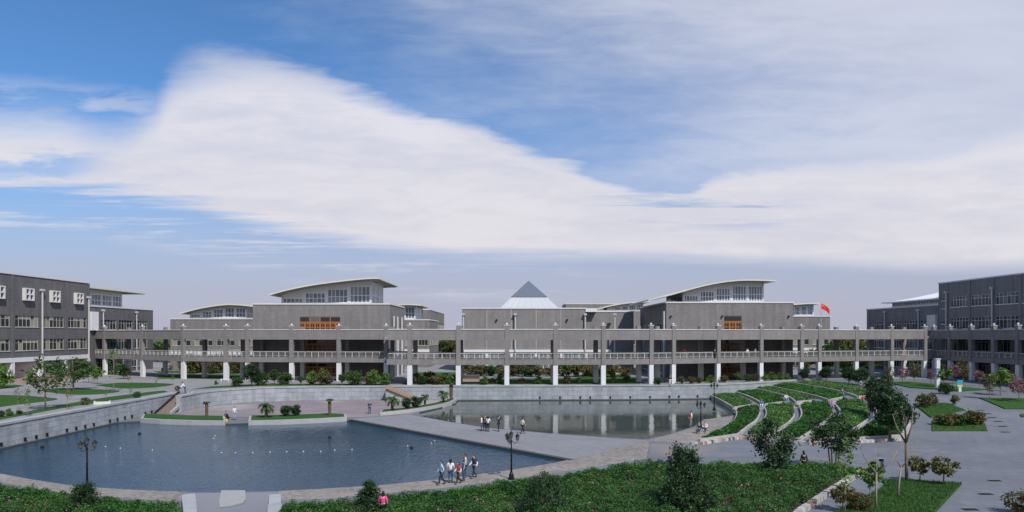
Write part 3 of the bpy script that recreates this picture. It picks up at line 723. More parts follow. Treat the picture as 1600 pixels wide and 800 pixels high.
# ---- left wing (facade looks right, towards the court)
LX = -90.0
bays = [136 - 6.9 * i for i in range(0, 10)]
lw = thing('classroom_building', 'dark grey brick wing with white box windows at the left edge', 'building', (LX, 110, UP))
ops = []
z_rows = [(7.95, 10.1), (12.3, 14.45)]
y0b = 136 - 6.9 * 9
for a in bays[1:]:
    for z0, z1 in z_rows: ops.append((a - y0b + 0.65, a + 6.9 - y0b - 0.55, z0, z1))
facade(lw, (LX, y0b), R90, 136 - y0b, 6.7, 21.75, ops, M['dark_brick'])
facade(lw, (LX - 30, y0b), 0, 30, UP, 21.75, [], M['dark_brick'])
facade(lw, (LX, 136), math.pi, 30, UP, 21.75, [], M['dark_brick'])
for q in ops: window(lw, (LX, y0b), R90, q[0], q[1], q[2], q[3], 6, 2, 'frame_cream', 'pane_curtain', transom=0.68)
rf = part('roof', MB().box(LX - 30, LX - 0.3, y0b + .3, 135.7, 21.2, 21.6), M['concrete'], lw)
part('coping', MB().box(LX - .35, LX + .14, y0b, 136.1, 21.75, 22.0).box(LX - 30, LX - .36, 135.6, 136.1, 21.75, 22.0), M['coping'], rf)
for i, a in enumerate(bays):
    part('pilaster', MB().box(LX, LX + 0.13, a - .22, a + .22, 6.75, 21.75 if i in (0, 3) else 16.0), M['dark_brick'], lw)
    part('pier', MB().box(LX - 0.9, LX + 0.15, a - .38, a + .38, UP, 5.9), M['white_paint'], lw)
for k, a in enumerate(bays[1:]):
    part('string_course', MB().box(LX - 0.5, LX + 0.2, a + .01, a + 6.89, 5.9, 6.7), M['white_paint'], lw)
    c = a + 3.45                                                    # white box window high on the wall
    bx = MB(); s = 1.15; zc = 18.35; D = 0.6
    for (y0, y1, z0, z1) in ((-s, s, s - .22, s), (-s, s, -s, -s + .22), (-s, -s + .3, -s + .22, s - .22), (s - .3, s, -s + .22, s - .22), (-.13, .13, -s + .22, s - .22)):
        bx.box(LX, LX + D, c + y0, c + y1, zc + z0, zc + z1)
    for (y0, y1) in ((-s + .3, -.13), (.13, s - .3)): bx.box(LX, LX + D - .01, c + y0, c + y1, zc - .12, zc + .12)
    b = part('box_window', bx, M['off_white'], lw)
    for (y0, y1) in ((-s + .3, -.13), (.13, s - .3)):
        for (z0, z1) in ((-s + .22, -.12), (.12, s - .22)): part('pane', MB().box(LX + .01, LX + D - .35, c + y0, c + y1, zc + z0, zc + z1), M['pane_dark'], b)
    y0 = a + 0.4; y1 = a + 6.5
    if k == 2:                                                       # entrance recess
        part('entrance_wall', MB().hexa([(LX - 2.6, y1 - 3.4, UP), (LX - .4, y1 - 1.6, UP), (LX - .4, y1, UP), (LX - 2.6, y1, UP)], [(LX - 2.6, y1 - 3.4, 5.9), (LX - .4, y1 - .3, 5.9), (LX - .4, y1, 5.9), (LX - 2.6, y1, 5.9)]), M['pink_plaster'], lw)
        d = part('entrance_door', MB().box(LX - 2.5, LX - 2.3, y0, y1 - 3.4, UP + .5, 5.9), M['dark_door'], lw)
        part('lamp_globe', MB().ball((LX - 1.2, a + 1.8, 5.2), .22), M['globe_glass'], lw)
        part('entrance_step', MB().box(LX - 2.3, LX + 2.2, a + .4, a + 7.5, UP - .05, UP + .5).box(LX + 2.2, LX + 3.0, a + .4, a + 7.5, UP - .05, UP + .25), M['terracotta'], lw)
        part('planter_wall', MB().box(LX + 3.6, LX + 4.2, a - 2.5, a + 9, UP - .05, UP + 1.0), M['terracotta'], lw)
    else:
        part('plinth', MB().box(LX - 1.3, LX - 1.0, a + .38, a + 6.52, UP, 3.4), M['grey_brick'], lw)
        window(lw, (LX - 1.1, a), R90, 0.45, 6.45, 3.4, 5.85, 6, 2, 'frame_cream', 'pane_curtain', transom=0.68, rec=0.0, sill=False)
part('ground_floor_wall', MB().box(LX - 30, LX - 2.6, y0b + .3, 135.8, UP - .1, 6.8), M['dark_brick'], lw)
pipe(lw, LX + 0.35, 122.2, UP, 19.2, .16); pipe(lw, LX + 0.35, 135.6, UP, 18.6, .16)
# lower rear block of the left wing, with glazed attic
lb = thing('rear_block', 'lower dark grey block with glazed flat roofed attic left of skyway', 'building', (LX, 148, UP))
z_rows2 = [(7.6, 10.2), (12.0, 14.2)]
ops = [(u, u + 5.2, z0, z1) for u in (4.2, 10.4, 16.6) for z0, z1 in z_rows2] + [(3.0 + 6.2 * i, 8.2 + 6.2 * i, 3.3, 5.6) for i in range(3)]
block(lb, LX - 26, LX - 0.02, 136.2, 160.5, UP, 16.9, M['dark_brick'], right=ops)
for q in ops: window(lb, (LX - .02, 136.2), R90, q[0], q[1], q[2], q[3], 5, 2, 'frame_cream', 'pane_dark', transom=0.68)
part('white_corner', MB().box(LX - .6, LX + .5, 136.3, 138.6, 11.8, 15.8), M['white_paint'], lb)
pipe(lb, LX + .3, 140.5, UP, 16.0, .14); pipe(lb, LX + .3, 153.0, UP, 16.0, .14)
at = (LX - 3.5, 138.2)
glass_wall(lb, at, R90, 15.2, 17.2, lambda u: 20.9, 4, 3, 2, 'frame_white', 'pane_hall', 0.9)
glass_wall(lb, (LX - 18, 138.2), 0, 14.5, 17.2, lambda u: 20.9, 3, 3, 2, 'frame_white', 'pane_hall', 0.9)
r = part('attic_roof', MB().box(LX - 20, LX - 1.2, 136.6, 159.5, 20.95, 21.3), M['cream_roof'], lb)
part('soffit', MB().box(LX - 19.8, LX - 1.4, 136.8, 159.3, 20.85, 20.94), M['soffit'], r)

# ---- right wing, in its own shade (facade looks left)
RX = 92.0
rw = thing('classroom_building', 'tall shaded grey wing with rows of white framed windows at right edge', 'building', (RX, 110, UP))
Y1 = 138.0; N = 10; BW = 6.45
ops = []
for i in range(N):
    u0 = 2.9 + i * BW if i else 2.9
    for z0, z1 in ((7.6, 10.3), (12.1, 14.4), (16.6, 18.75)): ops.append((u0 + .35 + (0 if i else .4), u0 + BW - .55, z0, z1))
    ops.append((u0 + .5, u0 + BW - .5, 3.2, 5.7))
slits = [(0.9, 2.5, z, z + .75) for z in (18.1, 16.4, 13.1)]
facade(rw, (RX, Y1), -R90, 3.0 + N * BW, UP, 21.8, ops + slits, M['shade_brick'])
facade(rw, (RX + 30, Y1), math.pi, 30, UP, 21.8, [], M['shade_brick'])
for q in ops: window(rw, (RX, Y1), -R90, q[0], q[1], q[2], q[3], 6, 2, 'frame_white', 'pane_dark', transom=0.7)
for q in slits: window(rw, (RX, Y1), -R90, q[0], q[1], q[2], q[3], 1, 1, 'frame_white', 'pane_dark')
r = part('roof', MB().box(RX + .3, RX + 30, 70, Y1 - .3, 21.2, 21.6), M['concrete'], rw)
part('coping', MB().box(RX - .14, RX + .35, 70.5, Y1 + .1, 21.8, 22.05).box(RX + .36, RX + 30, Y1 - .4, Y1 + .1, 21.8, 22.05), M['coping'], r)
for u in (2.8, 2.8 + 2 * BW, 2.8 + 4 * BW): pipe(rw, RX - .3, Y1 - u, UP, 19.6, .16)
for i in range(N): part('pilaster', MB().box(RX - .12, RX, Y1 - 2.95 - i * BW - .22, Y1 - 2.95 - i * BW + .22, UP, 21.8), M['shade_brick'], rw)
rb = thing('rear_block', 'lower shaded dark block under white curved roof left of right wing', 'building', (RX, 152, UP))
ops = [(u, u + 5.0, z0, z1) for u in (1.2, 7.2, 13.2, 19.6) for z0, z1 in ((3.2, 5.6), (7.6, 10.2), (12.0, 14.1))]
block(rb, RX + .02, RX + 26, Y1 + .2, 166.0, UP, 17.2, M['shade_brick'], left=[(27.8 - b, 27.8 - a, c, d) for a, b, c, d in ops])
for a, b, c, d in ops: window(rb, (RX + .02, 166.0), -R90, 27.8 - b, 27.8 - a, c, d, 5, 2, 'frame_white', 'pane_dark', transom=0.7)
part('white_corner', MB().box(RX - .5, RX + .5, 138.4, 141.2, 11.8, 15.2), M['off_white'], rb)
for y in (144.5, 157.5): pipe(rb, RX - .3, y, UP, 16.2, .14)
prof = [(-.5, 17.9), (6, 19.9), (14, 21.0), (24, 21.2)]
glass_wall(rb, (RX + 2.2, 158.5), -R90, 19.0, 17.5, lambda u: 18.95, 4, 4, 1, 'frame_white', 'pane_hall', 0.35)
vp = [(138.1, 0), (143, 0), (150, 0), (156, 0), (160.4, 0)]
pts = smooth_line(vp, 4); m = MB(); v = []
for y, z in pts:
    e = 18.6; k = max(0.05, 2.6 * math.sqrt(max(0, 1 - ((y - 134) / 26.5) ** 2)))
    v += [(RX + .6, y, e), (RX + 9, y, e + k), (RX + 9, y, e + k + .3), (RX + .6, y, e + .28)]
f = []
for i in range(len(pts) - 1):
    a = 4 * i; b = a + 4; f += [(a, b, b + 1, a + 1), (a + 3, a + 2, b + 2, b + 3), (a, a + 3, b + 3, b), (a + 1, b + 1, b + 2, a + 2)]
f += [(0, 1, 2, 3), (4 * len(pts) - 4, 4 * len(pts) - 1, 4 * len(pts) - 2, 4 * len(pts) - 3)]
part('curved_roof', m.add(v, f), M['roof_white'], rb)

# ---- left hall
def hall(label, x0, x1, y0, y1, z1, doors, glx, gly, prof, ry, side_ops, side, fr):
    t = thing('lecture_hall', label, 'building', ((x0 + x1) / 2, y0, UP))
    dops = [(u0 - x0, u1 - x0, za, zb) for u0, u1, za, zb, n in doors]
    kw = {side: side_ops}
    block(t, x0, x1, y0, y1, UP, z1, M['grey_brick'], front=dops, **kw)
    for (u0, u1, za, zb, n), q in zip(doors, dops): door_set(t, (x0, y0), 0, q[0], q[1], za, zb, n)
    o, ang = ((x1, y0), R90) if side == 'right' else ((x0, y1), -R90)
    for q in side_ops: window(t, o, ang, q[0], q[1], q[2], q[3], 4, 3, 'frame_white', 'pane_dark', bar=0.09)
    base = z1 + 0.3
    zt = lambda X: interp(smooth_line(prof, 4), X)
    gx0, gx1 = glx; gy0, gy1 = gly
    glass_wall(t, (gx0, gy0), 0, gx1 - gx0, base, lambda u: zt(gx0 + u), fr[0], fr[1], 2)
    part('terrace_slab', MB().box(x0, x1, y0 - 3.6, y0 - .01, 10.1, 10.55), M['concrete'], t)
    part('terrace_slab', MB().box(x0, x1, y0 - 3.6, y0 - .01, 6.25, 6.6), M['concrete'], t)
    glass_wall(t, (gx1, gy0), R90, gy1 - gy0, base, lambda u: zt(gx1), 3, 3, 2)
    glass_wall(t, (gx0, gy1), -R90, gy1 - gy0, base, lambda u: zt(gx0), 3, 3, 2)
    vault(t, prof, ry[0], ry[1], 0.28)
    return t
BY = 126.0
hl = hall('grey lecture hall with curved roof and orange doors left of centre', XA(395, BY), XA(609, BY), BY, BY + 17, 16.8,
     [(XA(468, BY), XA(532, BY), 10.75, 14.45, 8), (XA(467, BY), XA(525, BY), 6.75, 10.1, 8), (XA(467, BY), XA(525, BY), UP + .45, 5.3, 8)],
     (XA(440, 131), XA(580, 131)), (131, 143), [(XA(423, 129), 18.7), (-45, 19.7), (-40, 20.7), (-34, 21.5), (-29.5, 21.95), (-26.6, 22.05)], (128.0, 150.5),
     [(1.5, 5.5, 6.8, 12.6), (7.0, 11.0, 6.8, 12.6), (12.4, 16.2, 6.8, 12.6)], 'right', (4, 5))
for y in (128.5, 132.6, 137.8): pipe(hl, XA(609, BY) + .35, y, UP, 14.6, .22, False)
part('terrace_plinth', MB().box(XA(402, 125), XA(604, 125), 124.6, 125.96, UP - .1, UP + .45), M['white_paint'], hl)
for px in (600,): part('entrance_pier', MB().box(XA(px, 125), XA(px, 125) + .5, 124.7, 125.9, UP + .45, 5.0), M['white_paint'], hl)
BY2 = 128.2
hr = hall('grey lecture hall with sweeping curved roof right of centre', XA(1041, BY2), XA(1239, BY2), BY2, BY2 + 26, 17.2,
     [(XA(1131, BY2), XA(1159, BY2), 10.75, 14.7, 3), (XA(1128, BY2), XA(1160, BY2), 6.75, 10.1, 4), (XA(1128, BY2), XA(1160, BY2), UP + .3, 5.3, 4)],
     (XA(1067, 132), XA(1193, 132)), (132, 146), [(27.6, 17.75), (32, 18.8), (37, 20.2), (42, 21.3), (47, 21.8), (53.6, 21.65)], (129.5, 150),
     [(2.0, 8.0, UP + .6, 13.2), (9.2, 15.2, UP + .6, 13.2), (16.6, 22.6, UP + .6, 13.2)], 'left', (5, 5))
for px in (1048, 1128, 1232): part('wall_lamp', MB().box(XA(px, BY2) - .15, XA(px, BY2) + .15, BY2 - .35, BY2, 14.4, 14.7), M['grate'], hr)
part('downpipe', MB().tube([(XA(1038, BY2), BY2 + .3, UP), (XA(1038, BY2), BY2 + .3, 15.6)], .2, 8), M['pipe'], hr)
part('outdoor_stair', MB().hexa([(XA(965, 130), 138, UP), (XA(1000, 130), 138, UP), (XA(1000, 130), 140, UP), (XA(965, 130), 140, UP)], [(XA(965, 130), 138, 5.0), (XA(1000, 130), 138, UP + .2), (XA(1000, 130), 140, UP + .2), (XA(965, 130), 140, 5.0)]), M['coping'], hr)

# ---- middle building with pyramid
CY = 150.0
mbd = thing('central_building', 'wide grey building with grey and white pyramid roof behind the skyway', 'building', (8, CY, UP))
x0, x1, x2 = XA(722, CY), XA(915, CY), XA(992, CY)
n = 5; wd = (x1 - x0) / n
ops = [(i * wd + .5, (i + 1) * wd - .5, 3.1, 6.5) for i in range(n)]
block(mbd, x0, x1, CY, CY + 24, UP, 16.9, M['tan_tile'], front=ops)
for q in ops: window(mbd, (x0, CY), 0, q[0], q[1], q[2], q[3], 4, 2, 'frame_white', 'pane_hall', rec=.15, bar=.1)
part('white_band', MB().box(x0 - .25, x1 + 6, CY - .3, CY - .002, 6.6, 7.35), M['white_paint'], mbd)
for i in range(n + 1): part('pier', MB().box(x0 + i * wd - .32, x0 + i * wd + .32, CY - .22, CY - .002, UP, 6.6), M['white_paint'], mbd)
for px in (724, 805, 914, 960): pipe(mbd, XA(px, CY), CY - .45, 6.0, 15.4, .2)
for i in range(1, 5): part('joint_strip', MB().box(x0 + i * wd - .03, x0 + i * wd + .03, CY - .012, CY - .002, 7.4, 16.8), M['coping'], mbd)
for px in (776, 886): part('wall_lamp', MB().box(XA(px, CY) - .2, XA(px, CY) + .2, CY - .5, CY - .002, 14.2, 14.5), M['grate'], mbd)
block(mbd, x1 + .02, x2, CY + 1.5, CY + 22, UP, 16.2, M['tan_tile'])
part('white_upstand', MB().box(x1, x1 + 2.6, CY - .2, CY + 1.45, 16.2, 17.05), M['white_paint'], mbd)
pc = (XA(826, 162), 162.0); hb = 7.4
ax, ay, az = pc[0], pc[1], ZA(438.5, 162)
zb = 16.95; fr = 0.42; zm = zb + (az - zb) * fr; hm = hb * (1 - fr)
m = MB(); c = [(-1, -1), (1, -1), (1, 1), (-1, 1)]
m.hexa([(ax + a * hb, ay + b * hb, zb) for a, b in c], [(ax + a * hm, ay + b * hm, zm) for a, b in c]); py = part('pyramid_skirt', m, M['pyramid_white'], mbd)
m = MB().add([(ax + a * (hm + .2), ay + b * (hm + .2), zm + .01) for a, b in c] + [(ax, ay, az)], [(0, 1, 4), (1, 2, 4), (2, 3, 4), (3, 0, 4), (3, 2, 1, 0)]); part('pyramid_cap', m, M['pyramid_grey'], mbd)
for i in range(1, 9):
    f_ = -1 + 2 * i / 9; part('seam', MB().tube([(ax + f_ * hb, ay - hb - .02, zb + .02), (ax + f_ * hm, ay - hm - .02, zm - .02)], .05, 4), M['coping'], py)
part('entrance_ramp', MB().hexa([(XA(768, 138), 138, UP + .1), (XA(795, 138), 138, 5.4), (XA(795, 138), 141, 5.4), (XA(768, 138), 141, UP + .1)], [(XA(768, 138), 138, UP + .9), (XA(795, 138), 138, 6.3), (XA(795, 138), 141, 6.3), (XA(768, 138), 141, UP + .9)]), M['grate'], mbd)
part('entrance_deck', MB().box(XA(797, 138), XA(852, 138), 138, 149.9, 5.0, 5.7).box(XA(850, 138), XA(853, 138), 138.2, 138.8, UP, 5.0).box(XA(797, 138), XA(799, 138), 138.2, 138.8, UP, 5.0), M['dark_brick'], mbd)

# ---- further blocks glimpsed behind
def rear(label, px0, px1, Y, ptop, mat, rows, cols, attic=None, depth=18, side='right', roof='cream_roof'):
    x0, x1 = XA(px0, Y), XA(px1, Y); z1 = ZA(ptop, Y)
    t = thing('rear_building', label, 'building', ((x0 + x1) / 2, Y, UP))
    n = max(1, round((x1 - x0) / 5)); w = (x1 - x0) / n
    ops = [(i * w + .5, (i + 1) * w - .5, a, b) for i in range(n) for a, b in rows]
    so = [(i * 5 + .5, i * 5 + 4.5, a, b) for i in range(int(depth // 5)) for a, b in rows]
    block(t, x0, x1, Y, Y + depth, UP, z1, M[mat], front=ops, **{side: so})
    for q in ops: window(t, (x0, Y), 0, q[0], q[1], q[2], q[3], cols, 2, 'frame_cream', 'pane_curtain', transom=.66)
    o, ang = ((x1, Y), R90) if side == 'right' else ((x0, Y + depth), -R90)
    for q in so: window(t, o, ang, q[0], q[1], q[2], q[3], cols, 2, 'frame_cream', 'pane_curtain', transom=.66)
    if attic:
        ax0, ax1, prof = XA(attic[0], Y + 3), XA(attic[1], Y + 3), [(XA(a, Y + 2), ZA(b, Y + 2)) for a, b in attic[2]]
        zt = lambda X: interp(smooth_line(prof, 4), X)
        glass_wall(t, (ax0, Y + 3), 0, ax1 - ax0, z1 + .28, lambda u: zt(ax0 + u), attic[3], 3, 2, band=.4)
        glass_wall(t, (ax1, Y + 3), R90, depth - 6, z1 + .28, lambda u: zt(ax1), 2, 3, 2, band=.4)
        glass_wall(t, (ax0, Y + depth - 3), -R90, depth - 6, z1 + .28, lambda u: zt(ax0), 2, 3, 2, band=.4)
        vault(t, prof, Y + 1, Y + depth - 1, .35, roof)
    return t, x0, x1, z1
t, a, b, z = rear('grey rear block with arched glazed attic left of left hall', 266, 404, 152, 499, 'grey_brick', [(8.2, 10.2)], 4, (297, 385, [(284, 491), (315, 483), (350, 477.5), (375, 477.5), (400, 480)], 5))
part('white_band', MB().box(a - .2, b, 151.7, 151.99, 6.0, 7.2), M['white_paint'], t)
t, a, b, z = rear('small rear block with flat glazed attic right of left hall', 622, 671, 168, 500.5, 'grey_brick', [(8.0, 10.4)], 4, (632, 649, [(624, 477.5), (640, 477), (659, 478)], 1), 20)
part('white_band', MB().box(a - .2, b, 167.7, 167.99, 6.2, 7.0), M['white_paint'], t)
rear('long receding rear block with cream window bands right of left hall', 640, 672, 192, 484.5, 'grey_brick', [(7.5, 10), (12, 14.5)], 4, None, 40)
rear('long low grey building far behind the pyramid', 884, 1004, 200, 475.5, 'tan_tile', [(8, 11)], 4, None, 14)
rear('distant block with low arched roof behind the right hall', 930, 1012, 182, 486.5, 'tan_tile', [(8, 11)], 4, (948, 1005, [(928, 485.5), (955, 478.5), (985, 474), (1016, 472.5)], 5), 12)
t, a, b, z = rear('grey rear block with flat glazed attic right of right hall', 1236, 1297, 168, 495, 'grey_brick', [(8.2, 12.0)], 4, (1241, 1271, [(1238, 477), (1258, 475.5), (1279, 475.5)], 3), 18, 'right')
part('white_band', MB().box(a - .2, b + .2, 167.7, 167.99, 6.0, 7.4), M['white_paint'], t)
# ------------------------------------------------------------------ the two storey skyway
sk = thing('skyway', 'long two storey grey skyway on white columns crossing the whole campus', 'walkway', (0, 110, UP))
ZD0, ZD1, ZP0, ZP1, ZT = 5.77, 6.72, 9.98, 11.86, 12.45
def pv(px, Y): return Vector((XA(px, Y), Y))
def skyline(pts, width, cols, start_wall=False):
    n = len(pts); nr = []
    for i in range(n):
        d = (pts[min(i + 1, n - 1)] - pts[max(i - 1, 0)]).normalized(); nr.append(Vector((-d.y, d.x)))
    back = [p + q * width for p, q in zip(pts, nr)]
    for i in range(n - 1):
        a, b, c, d = pts[i], pts[i + 1], back[i + 1], back[i]
        L = (b - a).length; u = (b - a) / L; q = nr[i]
        H = lambda m, p0, p1, p2, p3, z0, z1: m.hexa([(p.x, p.y, z0) for p in (p0, p1, p2, p3)], [(p.x, p.y, z1) for p in (p0, p1, p2, p3)])
        ins = lambda p, k: p
        part('deck_beam', H(MB(), a, b, b + q * .35, a + q * .35, ZD0, ZD1), M['tan_tile'], sk)
        part('deck_beam', H(MB(), d - q * .35, c - q * .35, c, d, ZD0, ZD1), M['tan_tile'], sk)
        part('deck_slab', H(MB(), a + q * .352, b + q * .352, c - q * .352, d - q * .352, ZD1 - .45, ZD1 - .1), M['concrete'], sk)
        part('parapet', H(MB(), a - q * .03, b - q * .03, b + q * .22, a + q * .22, ZP0, ZP1 - .12), M['tan_tile'], sk)
        part('parapet', H(MB(), d - q * .22, c - q * .22, c + q * .03, d + q * .03, ZP0, ZP1 - .12), M['tan_tile'], sk)
        part('roof_slab', H(MB(), a + q * .222, b + q * .222, c - q * .222, d - q * .222, ZP0 + .15, ZP0 + .6), M['concrete'], sk)
        part('coping', H(MB(), a - q * .12 + u * .38, b - q * .12 - u * .38, b + q * .3 - u * .38, a + q * .3 + u * .38, ZP1 - .12, ZP1), M['white_paint'], sk)
        part('coping', H(MB(), d - q * .3, c - q * .3, c + q * .12, d + q * .12, ZP1 - .12, ZP1), M['coping'], sk)
        for s, (p0, p1) in enumerate(((a + q * .12, b + q * .12), (d - q * .12, c - q * .12))):
            rl = part('railing', MB().seg(p0 + u * .3, p1 - u * .3, .13, ZD1 + .92, ZD1 + 1.04), M['rail_white'], sk)
            part('bottom_rail', MB().seg(p0 + u * .3, p1 - u * .3, .09, ZD1 + .16, ZD1 + .22), M['rail_white'], rl)
            k = max(2, round(L / 1.3))
            for j in range(1, k):
                p = p0.lerp(p1, j / k); key = ('post', round(math.atan2(u.y, u.x), 1))
                if key not in win_cache: win_cache[key] = MB().obox((0, 0), math.atan2(u.y, u.x), -.055, .055, -.055, .055, 0, .92).mesh('rail_post', M['rail_white'])
                part('rail_post', win_cache[key], None, rl, (p.x, p.y, ZD1))
            m = MB(); kk = int(L / .22)
            if s == 0:
                for j in range(1, kk):
                    p = p0.lerp(p1, j / kk); m.seg(p - u * .012, p + u * .012, .02, ZD1 + .22, ZD1 + .92)
                tag(part('baluster_bars', m, M['coping'], rl), kind='stuff')
    for i in cols:
        a, b, q = pts[i], back[i], nr[i]
        ang = math.atan2(-q.x, q.y)
        for p, fr in ((a, True), (b, False)):
            o = (p.x, p.y); f = 1 if fr else -1
            part('column', MB().obox(o, ang, -.40, .40, -.62 if fr else -.02, .02 if fr else .62, UP - .1, ZD0 - .002), M['white_paint'] if fr else M['off_white'], sk)
            c = part('pier', MB().obox(o, ang, -.36, .36, -.5 if fr else -.12, .12 if fr else .5, ZD0, ZT), M['tan_tile'], sk)
            if fr:
                part('pier_cap', MB().obox(o, ang, -.42, .42, -.56, .18, ZT, ZT + .12), M['coping'], c)
                part('globe_lamp', MB().ball((p.x + q.x * .2, p.y + q.y * .2, ZT + .32), .19, 8, 5), M['globe_glass'], c)
    return back
s1 = [pv(135, 140.5), pv(162, 136), pv(221, 130), pv(285, 123.5), pv(352, 121), pv(386, 120), pv(455, 119), pv(529, 118.3), pv(603, 117.8), pv(648, 117.6)]
skyline(s1, 5.4, [1, 2, 3, 4, 5, 6, 7, 8])
s2 = [pv(604, 109.4), pv(640, 109.3), pv(716, 109), pv(792, 109), pv(868, 109), pv(943, 109.4), pv(1018, 111), pv(1053, 112.4), pv(1123, 115.6), pv(1190, 118.7), pv(1253, 121.3), pv(1281, 122.2), pv(1339, 124.6), pv(1394, 126.6), pv(1446, 128.2)]
skyline(s2, 5.6, list(range(1, 15)))
cx_ = pv(1446, 128.2)
s3 = [Vector((86.5, 131.5)), Vector((86.3, 126.4)), Vector((86.2, 120.4)), Vector((86.1, 114.6)), Vector((86.0, 109.0)), Vector((86.0, 103.2)), Vector((86.0, 97.4))]
skyline(s3, 5.4, list(range(0, 7)))
# link decks where the runs meet
for (xa, xb, ya, yb) in ((s1[8].x + .3, s1[9].x + 3.0, 115.2, 117.5), (82.8, 92, 131.6, 137)):
    part('link_slab', MB().box(xa, xb, ya, yb, ZD1 - .5, ZD1 - .12), M['concrete'], sk); part('link_slab', MB().box(xa, xb, ya, yb, ZP0 + .1, ZP0 + .55), M['concrete'], sk)

# flag on its pole
fp = P(1287, 588, UP); FY = 150.0
fl = thing('flagpole', 'slender flagpole with red flag beside the right hall', 'flag', (XA(1283, FY), FY, UP))
X = XA(1283, FY)
part('pole', MB().tube([(X, FY, UP), (X, FY, ZA(472, FY))], [.09, .05], 8), M['pipe'], fl)
m = MB(); v = []; nx, nz = 8, 5
for i in range(nx + 1):
    for j in range(nz + 1):
        a = i / nx; b = j / nz
        v.append((X + .05 + a * 2.0, FY + .16 * math.sin(a * 7 + b) * a, ZA(474.5, FY) - b * 1.25 - a * a * 1.1 - a * .35))
f = [(i * (nz + 1) + j, (i + 1) * (nz + 1) + j, (i + 1) * (nz + 1) + j + 1, i * (nz + 1) + j + 1) for i in range(nx) for j in range(nz)]
fo = part('flag_cloth', m.add(v, f), M['red_cloth'], fl, smooth=True)
st = MB(); import math as _m
def star(cx, cz, r, y):
    pts = [(cx + (r if k % 2 == 0 else r * .4) * math.sin(k * math.pi / 5), y, cz + (r if k % 2 == 0 else r * .4) * math.cos(k * math.pi / 5)) for k in range(10)]
    st.add(pts + [(cx, y, cz)], [(k, (k + 1) % 10, 10) for k in range(10)])
zt = ZA(474.5, FY); star(X + .38, zt - .48, .24, FY - .06)
for dx_, dz_ in ((.72, .30), (.86, .46), (.86, .68), (.74, .86)): star(X + dx_, zt - dz_ - .12, .07, FY - .13)
part('stars', st, M['yellow'], fo)
# ------------------------------------------------------------------ foliage
NR = np.random.default_rng(11)
def leaf_arrays(c, size, aspect=0.55, up=0.0, rng=None):
    """one four-sided leaf at each centre, turned at random; up leans the leaves to lie flat"""
    rng = rng or NR; n = len(c)
    nrm = rng.normal(size=(n, 3)); nrm[:, 2] = np.abs(nrm[:, 2]) + up; nrm /= np.linalg.norm(nrm, axis=1)[:, None]
    a = rng.normal(size=(n, 3)); a -= (a * nrm).sum(1)[:, None] * nrm; a /= np.linalg.norm(a, axis=1)[:, None]
    b = np.cross(nrm, a); s = size * rng.uniform(0.6, 1.35, n)
    a *= s[:, None]; b *= (s * aspect)[:, None]
    V = np.stack([c - a, c - b + a * 0.1, c + a, c + b + a * 0.1], 1).reshape(-1, 3)
    return V
def quad_mesh(name, V, var, mats, extra=None):
    """V: 4 rows per quad; extra: an MB with the solid pieces (material index 1)"""
    n = len(V) // 4; me = bpy.data.meshes.new(name)
    ev = np.array(extra.v, dtype=np.float32).reshape(-1, 3) if extra else np.zeros((0, 3), np.float32)
    ef = extra.f if extra else []
    me.vertices.add(len(V) + len(ev)); me.vertices.foreach_set('co', np.concatenate([V.astype(np.float32), ev]).ravel())
    el = [len(f) for f in ef]; ls = [4] * n + el; tot = sum(ls)
    idx = np.concatenate([np.arange(4 * n, dtype=np.int32), np.array([i + 4 * n for f in ef for i in f], dtype=np.int32)])
    me.loops.add(tot); me.loops.foreach_set('vertex_index', idx)
    me.polygons.add(len(ls)); st = np.concatenate([[0], np.cumsum(ls)[:-1]]).astype(np.int32); me.polygons.foreach_set('loop_start', st)
    me.polygons.foreach_set('material_index', np.array([0] * n + [1] * len(ef), dtype=np.int32))
    at = me.attributes.new('var', 'FLOAT', 'POINT')
    at.data.foreach_set('value', np.concatenate([np.repeat(var, 4), np.zeros(len(ev))]).astype(np.float32))
    for m in mats: me.materials.append(m)
    me.update(calc_edges=True); me.validate(); return me
def clumps(n, center, rad, k, spread, rng, hollow=0.55, cone=0.0, flat=0.0):
    """leaf centres gathered in k clumps through an ellipsoid (or a cone)"""
    d = rng.normal(size=(k, 3)); d /= np.linalg.norm(d, axis=1)[:, None]
    r = rng.uniform(hollow, 1.0, k) ** 0.7
    cc = d * r[:, None]
    if cone:
        z = rng.uniform(-1, 1, k) ; z = -1 + 2 * rng.uniform(0, 1, k) ** 1.3; w = (1 - (z + 1) / 2 * cone); ang = rng.uniform(0, 2 * np.pi, k); rr = np.sqrt(rng.uniform(.25, 1, k)) * w
        cc = np.stack([rr * np.cos(ang), rr * np.sin(ang), z], 1)
    tone = rng.uniform(-0.22, 0.22, k)
    w = rng.integers(0, k, n); off = rng.normal(size=(n, 3)) * spread
    p = cc[w] + off * np.array([1, 1, 1 - flat])
    var = np.clip(0.5 + tone[w] + rng.normal(size=n) * 0.16, 0, 1)
    return p * np.array(rad) + np.array(center), var
